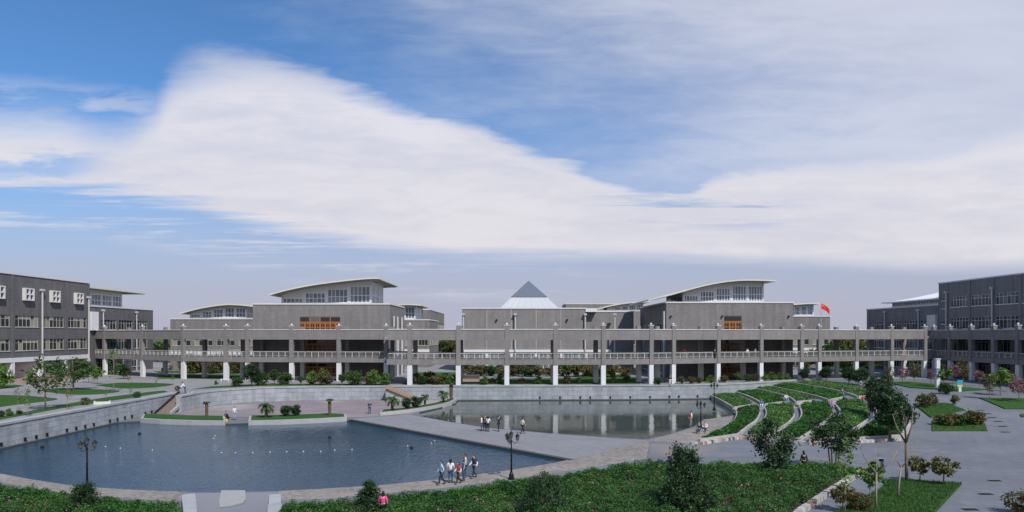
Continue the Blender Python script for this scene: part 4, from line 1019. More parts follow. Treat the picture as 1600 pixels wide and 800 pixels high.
def tree_mesh(kind, h, r, seed, n, leaf, size, trunk_h=0.35, tr=0.06, k=26, spread=0.16, cone=0.0, stems=1, hollow=0.45, limbs=6):
    rng = np.random.default_rng(seed); q = random.Random(seed)
    cz = h * trunk_h + (h - h * trunk_h) * 0.5; rz = (h - h * trunk_h) * 0.5
    c, var = clumps(n, (0, 0, cz), (r, r, rz), k, spread, rng, hollow, cone)
    keep = c[:, 2] > 0.05; c = c[keep]; var = var[keep]
    lv = quad_mesh('crown', leaf_arrays(c, size, 0.55, 0.25, rng), var, [M[leaf]])
    b = MB()
    for s in range(stems):
        a = 2 * math.pi * s / stems + 0.4; base = (0.12 * r * math.cos(a), 0.12 * r * math.sin(a), 0) if stems > 1 else (0, 0, 0)
        ln = (r * .35 * math.cos(a), r * .35 * math.sin(a)) if stems > 1 else (q.uniform(-.05, .05) * h, q.uniform(-.05, .05) * h)
        b.tube([(base[0], base[1], -0.1), (base[0] + ln[0] * .3, base[1] + ln[1] * .3, h * trunk_h * .6), (base[0] + ln[0] * .7, base[1] + ln[1] * .7, cz), (base[0] + ln[0], base[1] + ln[1], cz + rz * .7)], [tr, tr * .8, tr * .5, tr * .2], 6)
    for i in range(limbs):
        a = q.uniform(0, 6.28); z0 = h * trunk_h + rz * q.uniform(0, 1.0); L = r * q.uniform(.5, .85)
        b.tube([(0, 0, z0), (L * .5 * math.cos(a), L * .5 * math.sin(a), z0 + rz * .25), (L * math.cos(a), L * math.sin(a), z0 + rz * .45)], [tr * .4, tr * .28, tr * .1], 5)
    return lv, b
TREES = {}
def tree_kind(key, **kw):
    bark = kw.pop('bark', 'bark'); lv, b = tree_mesh(key, **kw)
    TREES[key] = (lv, b.mesh('trunk', M[bark], True))
def tree(key, name, cat, pos, label, sc=1.0, group=None, rz=None, squash=None):
    t = thing(name, label, cat, pos, group, world=False)
    t.rotation_euler = (0, 0, RND.uniform(0, 6.28) if rz is None else rz)
    t.scale = (sc * (squash or 1), sc * (squash or 1), sc)
    lv, tr = TREES[key]
    part('trunk', tr, None, t); part('crown', lv, None, t); return t
ORD = ['first', 'second', 'third', 'fourth', 'fifth', 'sixth', 'seventh', 'eighth', 'ninth', 'tenth', 'eleventh', 'twelfth', 'thirteenth', 'fourteenth', 'fifteenth', 'sixteenth', 'seventeenth', 'eighteenth', 'nineteenth', 'twentieth']

tree_kind('evergreen', h=1.0, r=0.46, seed=1, n=9000, leaf='leaf_dark', size=0.021, trunk_h=0.04, tr=.03, k=80, spread=.11, cone=.72)
tree_kind('evergreen_b', h=1.0, r=0.62, seed=2, n=9000, leaf='leaf_dark', size=0.021, trunk_h=0.04, tr=.03, k=80, spread=.10, cone=.6)
tree_kind('spire', h=1.0, r=0.46, seed=3, n=7500, leaf='leaf_dark', size=0.021, trunk_h=0.03, tr=.03, k=60, spread=.10, cone=.92)
tree_kind('airy', h=1.0, r=0.36, seed=4, n=2600, leaf='leaf_dark', size=0.026, trunk_h=0.3, tr=.016, k=40, spread=.15, stems=4, hollow=.3, bark='bark')
tree_kind('airy_b', h=1.0, r=0.38, seed=5, n=3400, leaf='leaf_dark', size=0.026, trunk_h=0.12, tr=.018, k=36, spread=.15, stems=3, hollow=.3)
tree_kind('dense', h=1.0, r=0.40, seed=6, n=5200, leaf='leaf_dark', size=0.03, trunk_h=0.15, tr=.03, k=60, spread=.14, hollow=.3)
tree_kind('broad', h=1.0, r=0.42, seed=7, n=1700, leaf='leaf_mid', size=0.034, trunk_h=0.25, tr=.025, k=34, spread=.15)
tree_kind('broad_b', h=1.0, r=0.34, seed=8, n=750, leaf='leaf_mid', size=0.034, trunk_h=0.32, tr=.02, k=26, spread=.14)
tree_kind('sapling', h=1.0, r=0.13, seed=9, n=260, leaf='leaf_bright', size=0.024, trunk_h=0.35, tr=.008, k=16, spread=.2, bark='bark_pale', limbs=5)
tree_kind('sapling_b', h=1.0, r=0.16, seed=10, n=220, leaf='leaf_olive', size=0.024, trunk_h=0.4, tr=.008, k=14, spread=.2, bark='bark_pale', limbs=6)
tree_kind('shrub', h=1.0, r=0.55, seed=12, n=2200, leaf='leaf_bright', size=0.055, trunk_h=0.02, tr=.03, k=36, spread=.15, hollow=.3)
tree_kind('shrub_mid', h=1.0, r=0.52, seed=13, n=2200, leaf='leaf_mid', size=0.055, trunk_h=0.05, tr=.03, k=30, spread=.15, hollow=.3)
tree_kind('shrub_dark', h=1.0, r=0.62, seed=14, n=2600, leaf='leaf_dark', size=0.055, trunk_h=0.0, tr=.03, k=40, spread=.14, hollow=.3)
tree_kind('shrub_rust', h=1.0, r=0.55, seed=15, n=1700, leaf='leaf_rust', size=0.055, trunk_h=0.05, tr=.03, k=30, spread=.16, hollow=.3)
tree_kind('shrub_olive', h=1.0, r=0.5, seed=16, n=1600, leaf='leaf_olive', size=0.055, trunk_h=0.12, tr=.03, k=26, spread=.15, hollow=.3)
tree_kind('ball_tree', h=1.0, r=0.36, seed=17, n=1900, leaf='leaf_mid', size=0.05, trunk_h=0.32, tr=.03, k=30, spread=.13, hollow=.3)
tree_kind('small_olive', h=1.0, r=0.40, seed=18, n=1100, leaf='leaf_olive', size=0.05, trunk_h=0.34, tr=.028, k=22, spread=.14, hollow=.4, bark='bark')
tree_kind('small_green', h=1.0, r=0.36, seed=19, n=900, leaf='leaf_bright', size=0.05, trunk_h=0.38, tr=.02, k=18, spread=.15, bark='bark_pale')
tree_kind('pink', h=1.0, r=0.26, seed=20, n=520, leaf='leaf_pink', size=0.034, trunk_h=0.35, tr=.015, k=20, spread=.17, bark='bark')
tree_kind('thin_green', h=1.0, r=0.22, seed=21, n=700, leaf='leaf_olive', size=0.03, trunk_h=0.3, tr=.014, k=24, spread=.17, bark='bark_pale')
tree_kind('forest', h=1.0, r=0.42, seed=22, n=1500, leaf='leaf_olive', size=0.05, trunk_h=0.12, tr=.03, k=36, spread=.14)
tree_kind('forest_b', h=1.0, r=0.42, seed=23, n=1500, leaf='leaf_mid', size=0.05, trunk_h=0.12, tr=.03, k=36, spread=.14)
tree_kind('forest_c', h=1.0, r=0.42, seed=24, n=1500, leaf='leaf_rust', size=0.05, trunk_h=0.12, tr=.03, k=36, spread=.14)

# ---- planted beds -----------------------------------------------------
def inside(poly, X, Y):
    x = np.array([p[0] for p in poly]); y = np.array([p[1] for p in poly]); r = np.zeros(len(X), bool); j = len(x) - 1
    for i in range(len(x)):
        c = ((y[i] > Y) != (y[j] > Y)) & (X < (x[j] - x[i]) * (Y - y[i]) / (y[j] - y[i] + 1e-12) + x[i]); r ^= c; j = i
    return r
def edge_dist(poly, X, Y):
    d = np.full(len(X), 1e9)
    for i in range(len(poly)):
        a = np.array(poly[i]); b = np.array(poly[(i + 1) % len(poly)]); ab = b - a; t = np.clip(((X - a[0]) * ab[0] + (Y - a[1]) * ab[1]) / (ab @ ab + 1e-9), 0, 1)
        d = np.minimum(d, np.hypot(X - a[0] - t * ab[0], Y - a[1] - t * ab[1]))
    return d
def value_noise(X, Y, s, seed):
    g = np.random.default_rng(seed).uniform(-1, 1, (64, 64)); x = X / s; y = Y / s; i = np.floor(x).astype(int); j = np.floor(y).astype(int); u_ = x - i; v_ = y - j
    u_ = u_ * u_ * (3 - 2 * u_); v_ = v_ * v_ * (3 - 2 * v_); G = lambda a, b: g[a % 64, b % 64]
    return (G(i, j) * (1 - u_) + G(i + 1, j) * u_) * (1 - v_) + (G(i, j + 1) * (1 - u_) + G(i + 1, j + 1) * u_) * v_
def sample(poly, dens, rng):
    x0, x1 = min(p[0] for p in poly), max(p[0] for p in poly); y0, y1 = min(p[1] for p in poly), max(p[1] for p in poly)
    n = int((x1 - x0) * (y1 - y0) * dens); X = rng.uniform(x0, x1, n); Y = rng.uniform(y0, y1, n); k = inside(poly, X, Y); return X[k], Y[k]
def foliage_bed(parent, poly, z, h, dens, size, leaf, seed, lump=1.1, rough=0.22, name='foliage', zf=None, dome=1.0, gaps=0.0, relief=.5):
    rng = np.random.default_rng(seed); X, Y = sample(poly, dens, rng)
    if gaps: k = value_noise(X, Y, 1.7, seed + 30) + .5 * value_noise(X, Y, .6, seed + 31) > -gaps; X, Y = X[k], Y[k]
    d = edge_dist(poly, X, Y); hh = h * np.clip(0.45 + d / 0.5, 0, 1) * (1 + rough * value_noise(X, Y, lump, seed) + rough * .6 * value_noise(X, Y, lump * .37, seed + 1))
    # bushes: each stands a little dome of its own
    g = 0.72 * dome; jr = np.random.default_rng(seed + 9).uniform(-.28, .28, (64, 64, 2)); best = np.full(len(X), 9.0); gi = np.floor(X / g).astype(int); gj = np.floor(Y / g).astype(int); tone = np.zeros(len(X))
    tn = np.random.default_rng(seed + 10).uniform(-.16, .16, (64, 64))
    for a in (-1, 0, 1):
        for b in (-1, 0, 1):
            i, j = gi + a, gj + b; dd = np.hypot(X / g - (i + .5 + jr[i % 64, j % 64, 0]), Y / g - (j + .5 + jr[i % 64, j % 64, 1])); tone = np.where(dd < best, tn[i % 64, j % 64], tone); best = np.minimum(best, dd)
    hh *= (1.08 - relief) + relief * np.sqrt(np.clip(1 - (best / .72) ** 2, 0, 1))
    f = rng.uniform(0, 1, len(X)) ** 0.5; deep = np.where(d < 0.4, rng.uniform(0.1, 1, len(X)), f)
    Z = z + hh * (0.25 + 0.75 * deep) + rng.normal(size=len(X)) * size * .4
    if zf is not None: Z = Z + zf(X, Y)
    var = np.clip(0.48 + tone + 0.18 * value_noise(X, Y, lump * 1.9, seed + 2) + rng.normal(size=len(X)) * .17, 0, 1)
    o = part(name, quad_mesh(name, leaf_arrays(np.stack([X, Y, Z], 1), size, .6, .5, rng), var, [M[leaf]]), None, parent)
    return tag(o, kind='stuff')
def shrink(poly, d):
    c = Vector((sum(p[0] for p in poly) / len(poly), sum(p[1] for p in poly) / len(poly)))
    n = len(poly); area = sum(poly[i][0] * poly[(i + 1) % n][1] - poly[(i + 1) % n][0] * poly[i][1] for i in range(n)); s = 1 if area > 0 else -1
    out = []
    for i in range(n):
        a, b, e = Vector(poly[i - 1]), Vector(poly[i]), Vector(poly[(i + 1) % n])
        d1 = (b - a); d2 = (e - b)
        d1 = d1.normalized() if d1.length > 1e-6 else d2.normalized(); d2 = d2.normalized() if d2.length > 1e-6 else d1
        m = Vector((-d1.y - d2.y, d1.x + d2.x)) * s
        if m.length < 1e-6: m = Vector((-d1.y, d1.x)) * s
        m.normalize(); out.append((b.x + m.x * d, b.y + m.y * d))
    return out
# foreground rose beds with clipped hedge along the shore path
def rose_bed(label, edge_px, rest_px, seed, flowers, kerbs=()):
    front = resample(smooth_line(px_poly(edge_px, 0.78), 3), 1.0); front = [tuple(p) for p in front]
    poly = front + px_poly(rest_px)
    c = (sum(p[0] for p in poly) / len(poly), sum(p[1] for p in poly) / len(poly))
    t = thing('rose_bed', label, 'flower bed', (c[0], c[1], 0))
    part('soil', MB().prism(poly, -0.05, 0.16), M['soil'], t)
    foliage_bed(t, poly, 0.02, 0.80, 430, 0.056, 'leaf_rose', seed, 1.3, .4, 'rose_bushes', dome=1.7, gaps=.75, relief=.78)
    foliage_bed(t, poly, 0.05, 0.70, 55, 0.045, 'leaf_olive', seed + 3, 1.9, .6, 'dry_stems', dome=1.6, gaps=-.1)
    inner = []
    for i, p in enumerate(front):
        a, b = Vector(front[max(i - 1, 0)]), Vector(front[min(i + 1, len(front) - 1)]); d = (b - a).normalized(); n = Vector((d.y, -d.x))
        inner.append((p[0] + n.x * 1.9, p[1] + n.y * 1.9))
    hedge = front + inner[::-1]
    foliage_bed(t, hedge, 0.05, 0.80, 1000, 0.05, 'leaf_hedge', seed + 20, .75, .25, 'clipped_hedge', relief=.62)
    rng = np.random.default_rng(seed + 5); X, Y = sample(poly, .9, rng); d = edge_dist(poly, X, Y); k = (d > 1.2); X, Y = X[k][:flowers], Y[k][:flowers]
    C = []; VV = []
    for x, y in zip(X, Y):
        zz = 0.60 + rng.uniform(0, .25); m = 8; C.append(np.stack([x + rng.normal(size=m) * .05, y + rng.normal(size=m) * .05, zz + rng.normal(size=m) * .035], 1)); VV.append(np.full(m, np.clip(rng.normal(.5, .3), 0, 1)))
    tag(part('rose_blossoms', quad_mesh('rose_blossoms', leaf_arrays(np.concatenate(C), .04, .8, .6, rng), np.concatenate(VV), [M['petal']]), None, t), kind='stuff')
    return t, poly
rose_bed('rose bed with clipped hedge in the lower left foreground', [(-60, 738), (0, 755), (60, 764), (140, 773), (220, 781), (282, 784)], [(284, 805), (286, 840), (-90, 840)], 31, 22)
big, big_poly = rose_bed('large rose bed with clipped hedge across the foreground', [(440, 784), (520, 780), (600, 773), (690, 765), (800, 750), (900, 735), (960, 726), (1010, 720.5), (1080, 722), (1130, 724), (1200, 722), (1270, 722), (1338, 727)], [(1345, 736), (1300, 762), (1240, 800), (1205, 835), (1190, 860), (440, 860), (441, 805)], 32, 85)
# stone kerbs of the beds
def kerb_line(name, label, pts, w, h, step, zf=None, z=0.0, stones=True):
    t = thing(name, label, 'kerb', (pts[0][0], pts[0][1], z)); L = resample(pts, step)
    for a, b in zip(L[:-1], L[1:]):
        u_ = (b - a).normalized(); zz = z + (zf((a.x + b.x) / 2, (a.y + b.y) / 2) if zf else 0)
        part('kerb_stone', MB().seg(a + u_ * .012, b - u_ * .012, w * RND.uniform(.93, 1.05), zz - .15, zz + h * RND.uniform(.93, 1.06)), M[RND.choice(KST)] if stones else M['kerb'], t)
    return t
for nm, c in (('stone_red', (0.30, 0.15, 0.10)), ('stone_dark', (0.07, 0.065, 0.065)), ('stone_tan', (0.36, 0.31, 0.26)), ('stone_pale', (0.42, 0.41, 0.40))): plain(nm, c, .85, var=.2, nscale=3)
KST = ['stone_red', 'stone_dark', 'stone_tan', 'stone_pale', 'stone_pale', 'stone_tan', 'kerb', 'kerb', 'stone_pale']
kerb_line('stone_kerb', 'mottled stone kerb on the right end of the large rose bed', px_poly([(1350, 738), (1305, 766), (1250, 803), (1214, 840)]), .36, .34, .4)
kerb_line('concrete_kerb', 'pale kerb closing the left rose bed at the channel', px_poly([(294, 784), (300, 836)]), .75, .5, 2.2, stones=False)
kerb_line('concrete_kerb', 'pale kerb closing the large rose bed at the channel', px_poly([(430, 784), (428, 836)]), .75, .5, 2.2, stones=False)
slab = [(346, 767.5), (383, 767.5), (384, 781), (381, 786), (362, 791), (343, 793), (342, 784), (344, 777)]
tag(part('concrete_slab', MB().prism(px_poly(slab), -.1, .07), M['concrete']), 'worn pale concrete slab bridging the channel at the pond', 'slab')

# ---- terraced beds between the pond and the plaza ----------------------
ZK = [0.32 + 0.40 * k for k in range(5)]
AIS = [
    ([(1088, 688), (1121, 675), (1141, 661), (1148, 649), (1147, 642)], [(1143, 637.5), (1122, 625), (1103, 616)]),
    ([(1160, 680), (1174, 668), (1187.5, 658), (1193, 645), (1190, 637.5)], [(1185.6, 632.5), (1168.8, 622.5), (1150, 615.2), (1122, 607.5)]),
    ([(1205, 684), (1219, 674), (1238, 662), (1247.5, 649), (1245, 635.6)], [(1235, 628.3), (1225, 620.6), (1200, 613.5), (1174, 608), (1150, 604.5)]),
    ([(1256, 687.5), (1281, 671), (1303, 653), (1307.5, 643), (1299, 631)], [(1287, 625.5), (1264, 618.2), (1230, 610.5), (1200, 604.6)]),
    ([(1322, 685), (1356, 662), (1366, 650.6), (1362, 639), (1351, 628)], [(1332, 620.2), (1315, 614.2), (1280, 606.6), (1236, 599.2)]),
    ([(1416, 682), (1428, 664), (1428, 648), (1418, 633), (1402, 622.5)], [(1390, 617.5), (1372, 610), (1340, 603.2), (1285, 597.0)]),
]
def unp3(pts, k, half):
    """trace of an aisle with a height at every point: low at the front edge, level from the cross path on"""
    n = len(pts); out = []
    for i, (x, y) in enumerate(pts):
        s_ = i / (n - 1) if half == 0 else 1.0; z = 0.30 + (ZK[k] - 0.30) * S(s_ * .9 + .1) ; out.append(tuple(P(x, y, z)))
    line = smooth_line(out, 3); zz = []
    for i in range(n - 1):
        for j in range(3): zz.append(out[i][2] + (out[i + 1][2] - out[i][2]) * j / 3)
    zz.append(out[-1][2]); return line, zz
def offs(line, d):
    out = []
    for i, p in enumerate(line):
        a, b = Vector(line[max(i - 1, 0)]), Vector(line[min(i + 1, len(line) - 1)]); u_ = (b - a).normalized(); out.append((p[0] + u_.y * d, p[1] - u_.x * d))
    return out
def idw(poly, zs):
    px_ = np.array([p[0] for p in poly]); py_ = np.array([p[1] for p in poly]); zz = np.array(zs)
    def f(X, Y):
        X = np.atleast_1d(X); Y = np.atleast_1d(Y); w = 1 / ((X[:, None] - px_) ** 2 + (Y[:, None] - py_) ** 2 + .3) ** 1.5; return (w * zz).sum(1) / w.sum(1)
    return f
def lofted(poly, zs, z0, lift):
    m = MB(); n = len(poly); tri = tessellate_polygon([[Vector((p[0], p[1], 0)) for p in poly]])
    v = [(p[0], p[1], z + lift) for p, z in zip(poly, zs)] + [(p[0], p[1], z0) for p in poly]; f = []
    for a, b, c in tri:
        if (poly[b][0] - poly[a][0]) * (poly[c][1] - poly[a][1]) - (poly[c][0] - poly[a][0]) * (poly[b][1] - poly[a][1]) < 0: b, c = c, b
        f.append((a, b, c))
    f += [(i, n + i, n + (i + 1) % n, (i + 1) % n) for i in range(n)]
    return m.add(v, f)
RL = ['innermost', 'second', 'third', 'fourth', 'outermost']; FRONT = []
for k in range(5):
    for half in (0, 1):
        la, za = unp3(AIS[k][half], k, half); lb_, zb_ = unp3(AIS[k + 1][half], k, half)
        hw = .42 if half == 0 else .72; A = offs(la, hw if k else 0.3); B = offs(lb_, -hw)
        poly = A + B[::-1]; zs = za + zb_[::-1]
        c = (sum(p[0] for p in poly) / len(poly), sum(p[1] for p in poly) / len(poly))
        lab = '%s terraced hedge bed from the pond, %s the cross path' % (RL[k], 'in front of' if half == 0 else 'behind')
        t = thing('terraced_bed', lab, 'planting bed', (c[0], c[1], 0), 'terraced beds beside the rear pond')
        part('soil', lofted(shrink(poly, .12), zs, -.3, .08), M['soil'], t)
        if half == 0: FRONT.append((Vector(A[0]), Vector(B[0])))
        for L_, Z_ in ((A, za), (B, zb_), ([A[0], tuple(Vector(A[0]).lerp(Vector(B[0]), .5)), B[0]], [za[0]] * 3), ([A[-1], tuple(Vector(A[-1]).lerp(Vector(B[-1]), .5)), B[-1]], [za[-1]] * 3)):
            for i in range(len(L_) - 1):
                a, b = Vector(L_[i]), Vector(L_[i + 1]); u_ = (b - a).normalized()
                part('kerb_stone', MB().seg(a + u_ * .01, b - u_ * .01, .24, -.3, Z_[i] + .17, zq=Z_[i + 1] - Z_[i]), M['terrace_kerb'], t)
        lf = 'leaf_hedge' if (k + half) % 2 == 0 else 'leaf_bed'
        foliage_bed(t, shrink(poly, .1), .06, 0.55 if half == 0 else .36, 180 if half == 0 else 130, 0.105, lf, 60 + 2 * k + half, 1.0, .22, 'hedge_plants', zf=idw(poly, zs), dome=1.25)
    # curved step walk between two rings
    if k:
        for half in (0, 1):
            C, zc_ = unp3(AIS[k][half], k, half); zc_ = [z - .2 for z in zc_]
            hw = .40 if half == 0 else .70; poly = offs(C, -hw) + offs(C, hw)[::-1]
            tag(part('terrace_walk', lofted(poly, zc_ + zc_[::-1], -.3, 0), M['path_paving']), '%s curved walk between the terraced beds' % RL[k], None, None, 'structure')
# cross path climbing over the rings
cp = [(1146, 640, .25), (1190, 635, .6), (1245, 632.5, .95), (1297, 628, 1.3), (1348, 623.5, 1.7), (1400, 620, 2.0)]
cpts = [P(x, y, z) for x, y, z in cp]
m = MB()
for a, b in zip(cpts[:-1], cpts[1:]): m.seg(a[:2], b[:2], 1.0, -.3, a.z + .05, zq=0)
struct('cross_path', m, M['concrete'], 'pale stepped cross path over the terraces')
fl_ = [(q.x, q.y - .62) for ab in FRONT for q in ab]
fl_ = [(fl_[0][0] - 1.0, fl_[0][1] + .1)] + fl_
kerb_line('stone_kerb', 'mottled stone edging along the front of the terraced beds', fl_, .36, .28, .34, zf=hz)
# ---- kerbed green planters on the sunken plaza
def planter(label, pts, seed):
    poly = px_poly(pts, 0.30); c = (sum(p[0] for p in poly) / len(poly), sum(p[1] for p in poly) / len(poly))
    t = thing('planter', label, 'planter', (c[0], c[1], 0))
    part('kerb_wall', MB().prism(poly, -0.5, .42), M['kerb'], t)
    part('turf', MB().prism(shrink(poly, .38), .40, .50), M['lawn'], t); return t
planter('long kerbed grass planter at the pond, left of the gap', [(219, 654.8), (250, 657), (300, 658.5), (352, 658.8), (352, 651.5), (300, 650.8), (250, 648.8), (225, 648.6)], 1)
planter('kerbed grass planter with palm at the pond, right of the gap', [(388, 658.8), (440, 657.8), (500, 655.3), (542, 652.8), (541, 648.5), (520, 647.2), (470, 649.2), (390, 651)], 2)
planter('curved kerbed planter with palms beside the rear pond', smooth_line([(594, 645.8), (640, 641.2), (680, 635), (706, 628.6), (713, 623.8)], 2) + smooth_line([(703, 622.8), (690, 628), (660, 634.3), (630, 638.8), (597, 641.8)], 2), 3)

# ---- palms
def palm(key, n, L, th, seed):
    q = random.Random(seed); b = MB(); b.lathe((0, 0, 0), [(.20, -.1), (.17, .1), (.19, th * .5), (.22, th * .9), (.12, th)], 8)
    V = []
    for i in range(n):
        a = 2.4 * i; el = q.uniform(-.25, 1.15); p = Vector((0, 0, th)); d = Vector((math.cos(a) * math.cos(el), math.sin(a) * math.cos(el), math.sin(el))); w = .05
        for s in range(7):
            d2 = (d + Vector((0, 0, -.16 * s * .7))).normalized(); p2 = p + d2 * L / 7; sd = d2.cross(Vector((0, 0, 1)))
            sd = sd.normalized() if sd.length > .1 else Vector((1, 0, 0))
            for sg in (-1, 1):
                for e in (0, .5):
                    r0 = p.lerp(p2, e); tip = r0 + (sd * sg * .9 + d2 * .6 + Vector((0, 0, -.25))) * (.36 * (1 - abs(s - 3) / 6)); wv = d2 * .045
                    V += [tuple(r0 - wv), tuple(tip), tuple(tip + wv * .4), tuple(r0 + wv)]
            p, d = p2, d2
    V = np.array(V); TREES[key] = (quad_mesh('crown', V, np.clip(np.random.default_rng(seed).normal(.5, .25, len(V) // 4), 0, 1), [M['leaf_mid']]), b.mesh('trunk', M['palm_bark'], True))
palm('palm', 22, 1.15, 1.15, 3); palm('palm_tall', 20, 1.0, 1.5, 4); palm('palm_stump', 6, .55, 1.75, 5)
for key, px, py, sc, lab in (('palm_stump', 323, 650.5, .95, 'pollarded palm stump in the long planter'), ('palm', 416, 652, 1.1, 'bushy palm in the planter right of the gap'),
    ('palm_stump', 515, 648.5, 1.05, 'bare palm trunk at the right end of planter'), ('palm', 613, 640.6, 1.2, 'bushy palm at the start of curved planter'),
    ('palm_tall', 664, 633.4, .85, 'palm on short trunk in the middle of curved planter'), ('palm', 693, 627.8, 1.05, 'palm near the rear end of curved planter'), ('palm_stump', 705, 624.3, 1.5, 'tall bare palm trunk against the rear wall')):
    tree(key, 'palm_tree', 'palm', P(px, py, .5), lab, sc)
for px, py, w, lab in ((446, 649.8, 1.25, 'left one of two dark round bushes in the right planter'), (462, 649.3, 1.3, 'right one of two dark round bushes in the right planter'), (635, 638, 1.35, 'left one of two dark bushes in curved planter'), (650, 636.4, 1.5, 'right one of two dark bushes in curved planter')):
    tree('shrub_dark', 'bush', 'bush', P(px, py, .48), lab, w)

# ---- trees of the foreground
for key, px, py, top, lab in (('evergreen', 130, 806, 757, 'dark evergreen shrub in the left rose bed'), ('spire', 577, 812, 753, 'pointed dark evergreen beside the person in pink'), ('evergreen_b', 850, 816, 744, 'dark evergreen in the middle of the large rose bed'), ('evergreen', 1070, 806, 703, 'largest dark evergreen in the large rose bed')):
    p = P(px, py, 0.0); tree(key, 'evergreen_shrub', 'shrub', p, lab, (py - top) / 1000 * p.y, squash=1.45 if px < 600 else 1.0)
def at(key, name, cat, px, py, top, lab, ramp=True, z=0.0, group=None, squash=None):
    p = PR(px, py) if ramp else P(px, py, z); return tree(key, name, cat, p, lab, (py - top) / 1000 * p.y, group, squash=squash)
at('airy_b', 'tree', 'tree', 1210, 742, 652, 'open dark tree at the right end of the large rose bed')
at('airy', 'tree', 'tree', 1303, 733, 646, 'multi stemmed dark tree beside the mottled kerb')
tree('dense', 'tree', 'tree', P(1391, 681, .6), 'dense dark tree on the outermost terraced bed', 5.0, squash=1.0)
tree('dense', 'tree', 'tree', P(1372, 640, 2.1), 'dense dark tree at the back of the terraces', 3.8)
at('small_olive', 'small_tree', 'tree', 1437, 753, 714, 'small yellow green tree right of the bare tree')
at('small_olive', 'small_tree', 'tree', 1474, 759, 714, 'larger yellow green tree at the lawn edge')
at('small_olive', 'small_tree', 'tree', 1317, 800, 757, 'small yellow green tree at the lower left of the lawn')
at('shrub_rust', 'small_tree', 'tree', 1343, 800, 769, 'small brownish shrub on the lower lawn')
at('small_green', 'small_tree', 'tree', 1360, 778, 723, 'fresh green young tree beside the mottled kerb end')
at('shrub_rust', 'shrub', 'shrub', 1594, 803, 767, 'reddish shrub at the lower right edge')
at('sapling', 'sapling', 'sapling', 1320, 803, 686, 'tall thin sapling left on the lower lawn')
# bare pollarded trees
def bare(label, px, py, top, seed, forks, lean=0.0, r=.085, twig=True, col='bark'):
    p = PR(px, py); h = (py - top) / 1000 * p.y; q = random.Random(seed)
    t = thing('bare_tree', label, 'tree', p, None, world=False); b = MB(); f = .55
    k = Vector((lean * h * f, 0, h * f)); b.tube([(0, 0, -.1), (lean * h * .2, .02, h * .25), tuple(k)], [r, r * .85, r * .7], 7); part('trunk', b, M[col], t, smooth=True)
    for i in range(forks):
        a = q.uniform(0, 6.28) if forks > 3 else (math.pi * i / max(1, forks - 1) + q.uniform(-.3, .3)); s = q.uniform(.16, .3) * h; e = k + Vector((s * math.cos(a), s * .4 * math.sin(a), h * q.uniform(.3, .45)))
        b = MB(); mid = k.lerp(e, .5) + Vector((s * .2 * math.cos(a), 0, 0)); b.tube([tuple(k - Vector((0, 0, .1))), tuple(mid), tuple(e)], [r * .6, r * .45, r * .2], 6)
        if twig:
            for j in range(3): g = mid.lerp(e, q.uniform(0, 1)); b.tube([tuple(g), tuple(g + Vector((q.uniform(-.5, .5), q.uniform(-.3, .3), q.uniform(.2, .6))))], [r * .2, r * .07], 4)
        part('branch', b, M[col], t, smooth=True)
    return t
bare('bare forked tree with dark trunk on the lower lawn', 1417, 753, 640, 3, 4, -.02, .13)
bare('slender bare tree leaning right on the lower lawn', 1403, 779, 688, 5, 2, .10, .07, col='bark_pale')
bare('straight thin bare tree on the left of the lower lawn', 1369, 797, 690, 8, 3, 0.01, .07, col='bark_pale')
# ---- right plaza plants
for i, (px, py, top, key) in enumerate([(1470, 664, 647, 'shrub_olive'), (1489, 667, 645, 'shrub_olive'), (1503, 666, 646, 'shrub_mid'), (1519, 665, 641, 'shrub_olive'), (1530, 664, 643, 'shrub_rust')]):
    at(key, 'lawn_shrub', 'shrub', px, py, top, '%s shrub from the left on the trapezoid lawn' % ORD[i], group='shrubs on the trapezoid lawn')
for i, (px, py, top, key) in enumerate([(1445, 633, 611, 'shrub_olive'), (1458, 633, 613, 'shrub_olive'), (1478, 616, 596, 'shrub_mid'), (1490, 632, 617, 'shrub_olive')]):
    at(key, 'lawn_shrub', 'shrub', px, py, top, '%s shrub from the left on the tapering lawn' % ORD[i], group='shrubs on the tapering lawn')
for i, (px, py, top, key) in enumerate([(1390, 603, 570, 'thin_green'), (1410, 602, 573, 'pink'), (1430, 601, 564, 'thin_green'), (1455, 603, 575, 'pink'), (1474, 606, 570, 'small_green'), (1489, 600, 569, 'pink'), (1505, 600, 563, 'thin_green'), (1530, 604, 578, 'pink'), (1546, 624, 582, 'thin_green'), (1563, 618, 577, 'small_green'), (1580, 612, 580, 'thin_green'), (1592, 630, 588, 'pink'), (1604, 628, 590, 'pink')]):
    at(key, 'young_tree', 'tree', px, py, top, '%s young tree from the left before the shaded colonnade%s' % (ORD[i], ', with pink blossom' if key == 'pink' else ''), group='young trees before the shaded colonnade')
for i, (px, py, top) in enumerate([(1257, 594, 575), (1291, 594, 573), (1326, 599, 574), (1346, 602, 576), (1385, 600, 587)]):
    tree('shrub_dark' if i == 4 else 'dense', 'dark_bush', 'bush', P(px, py, UP), '%s dark rounded bush from the left behind the terraces' % ORD[i], (py - top) / 1000 * P(px, py, UP).y, 'dark bushes behind the terraces', squash=1.15)
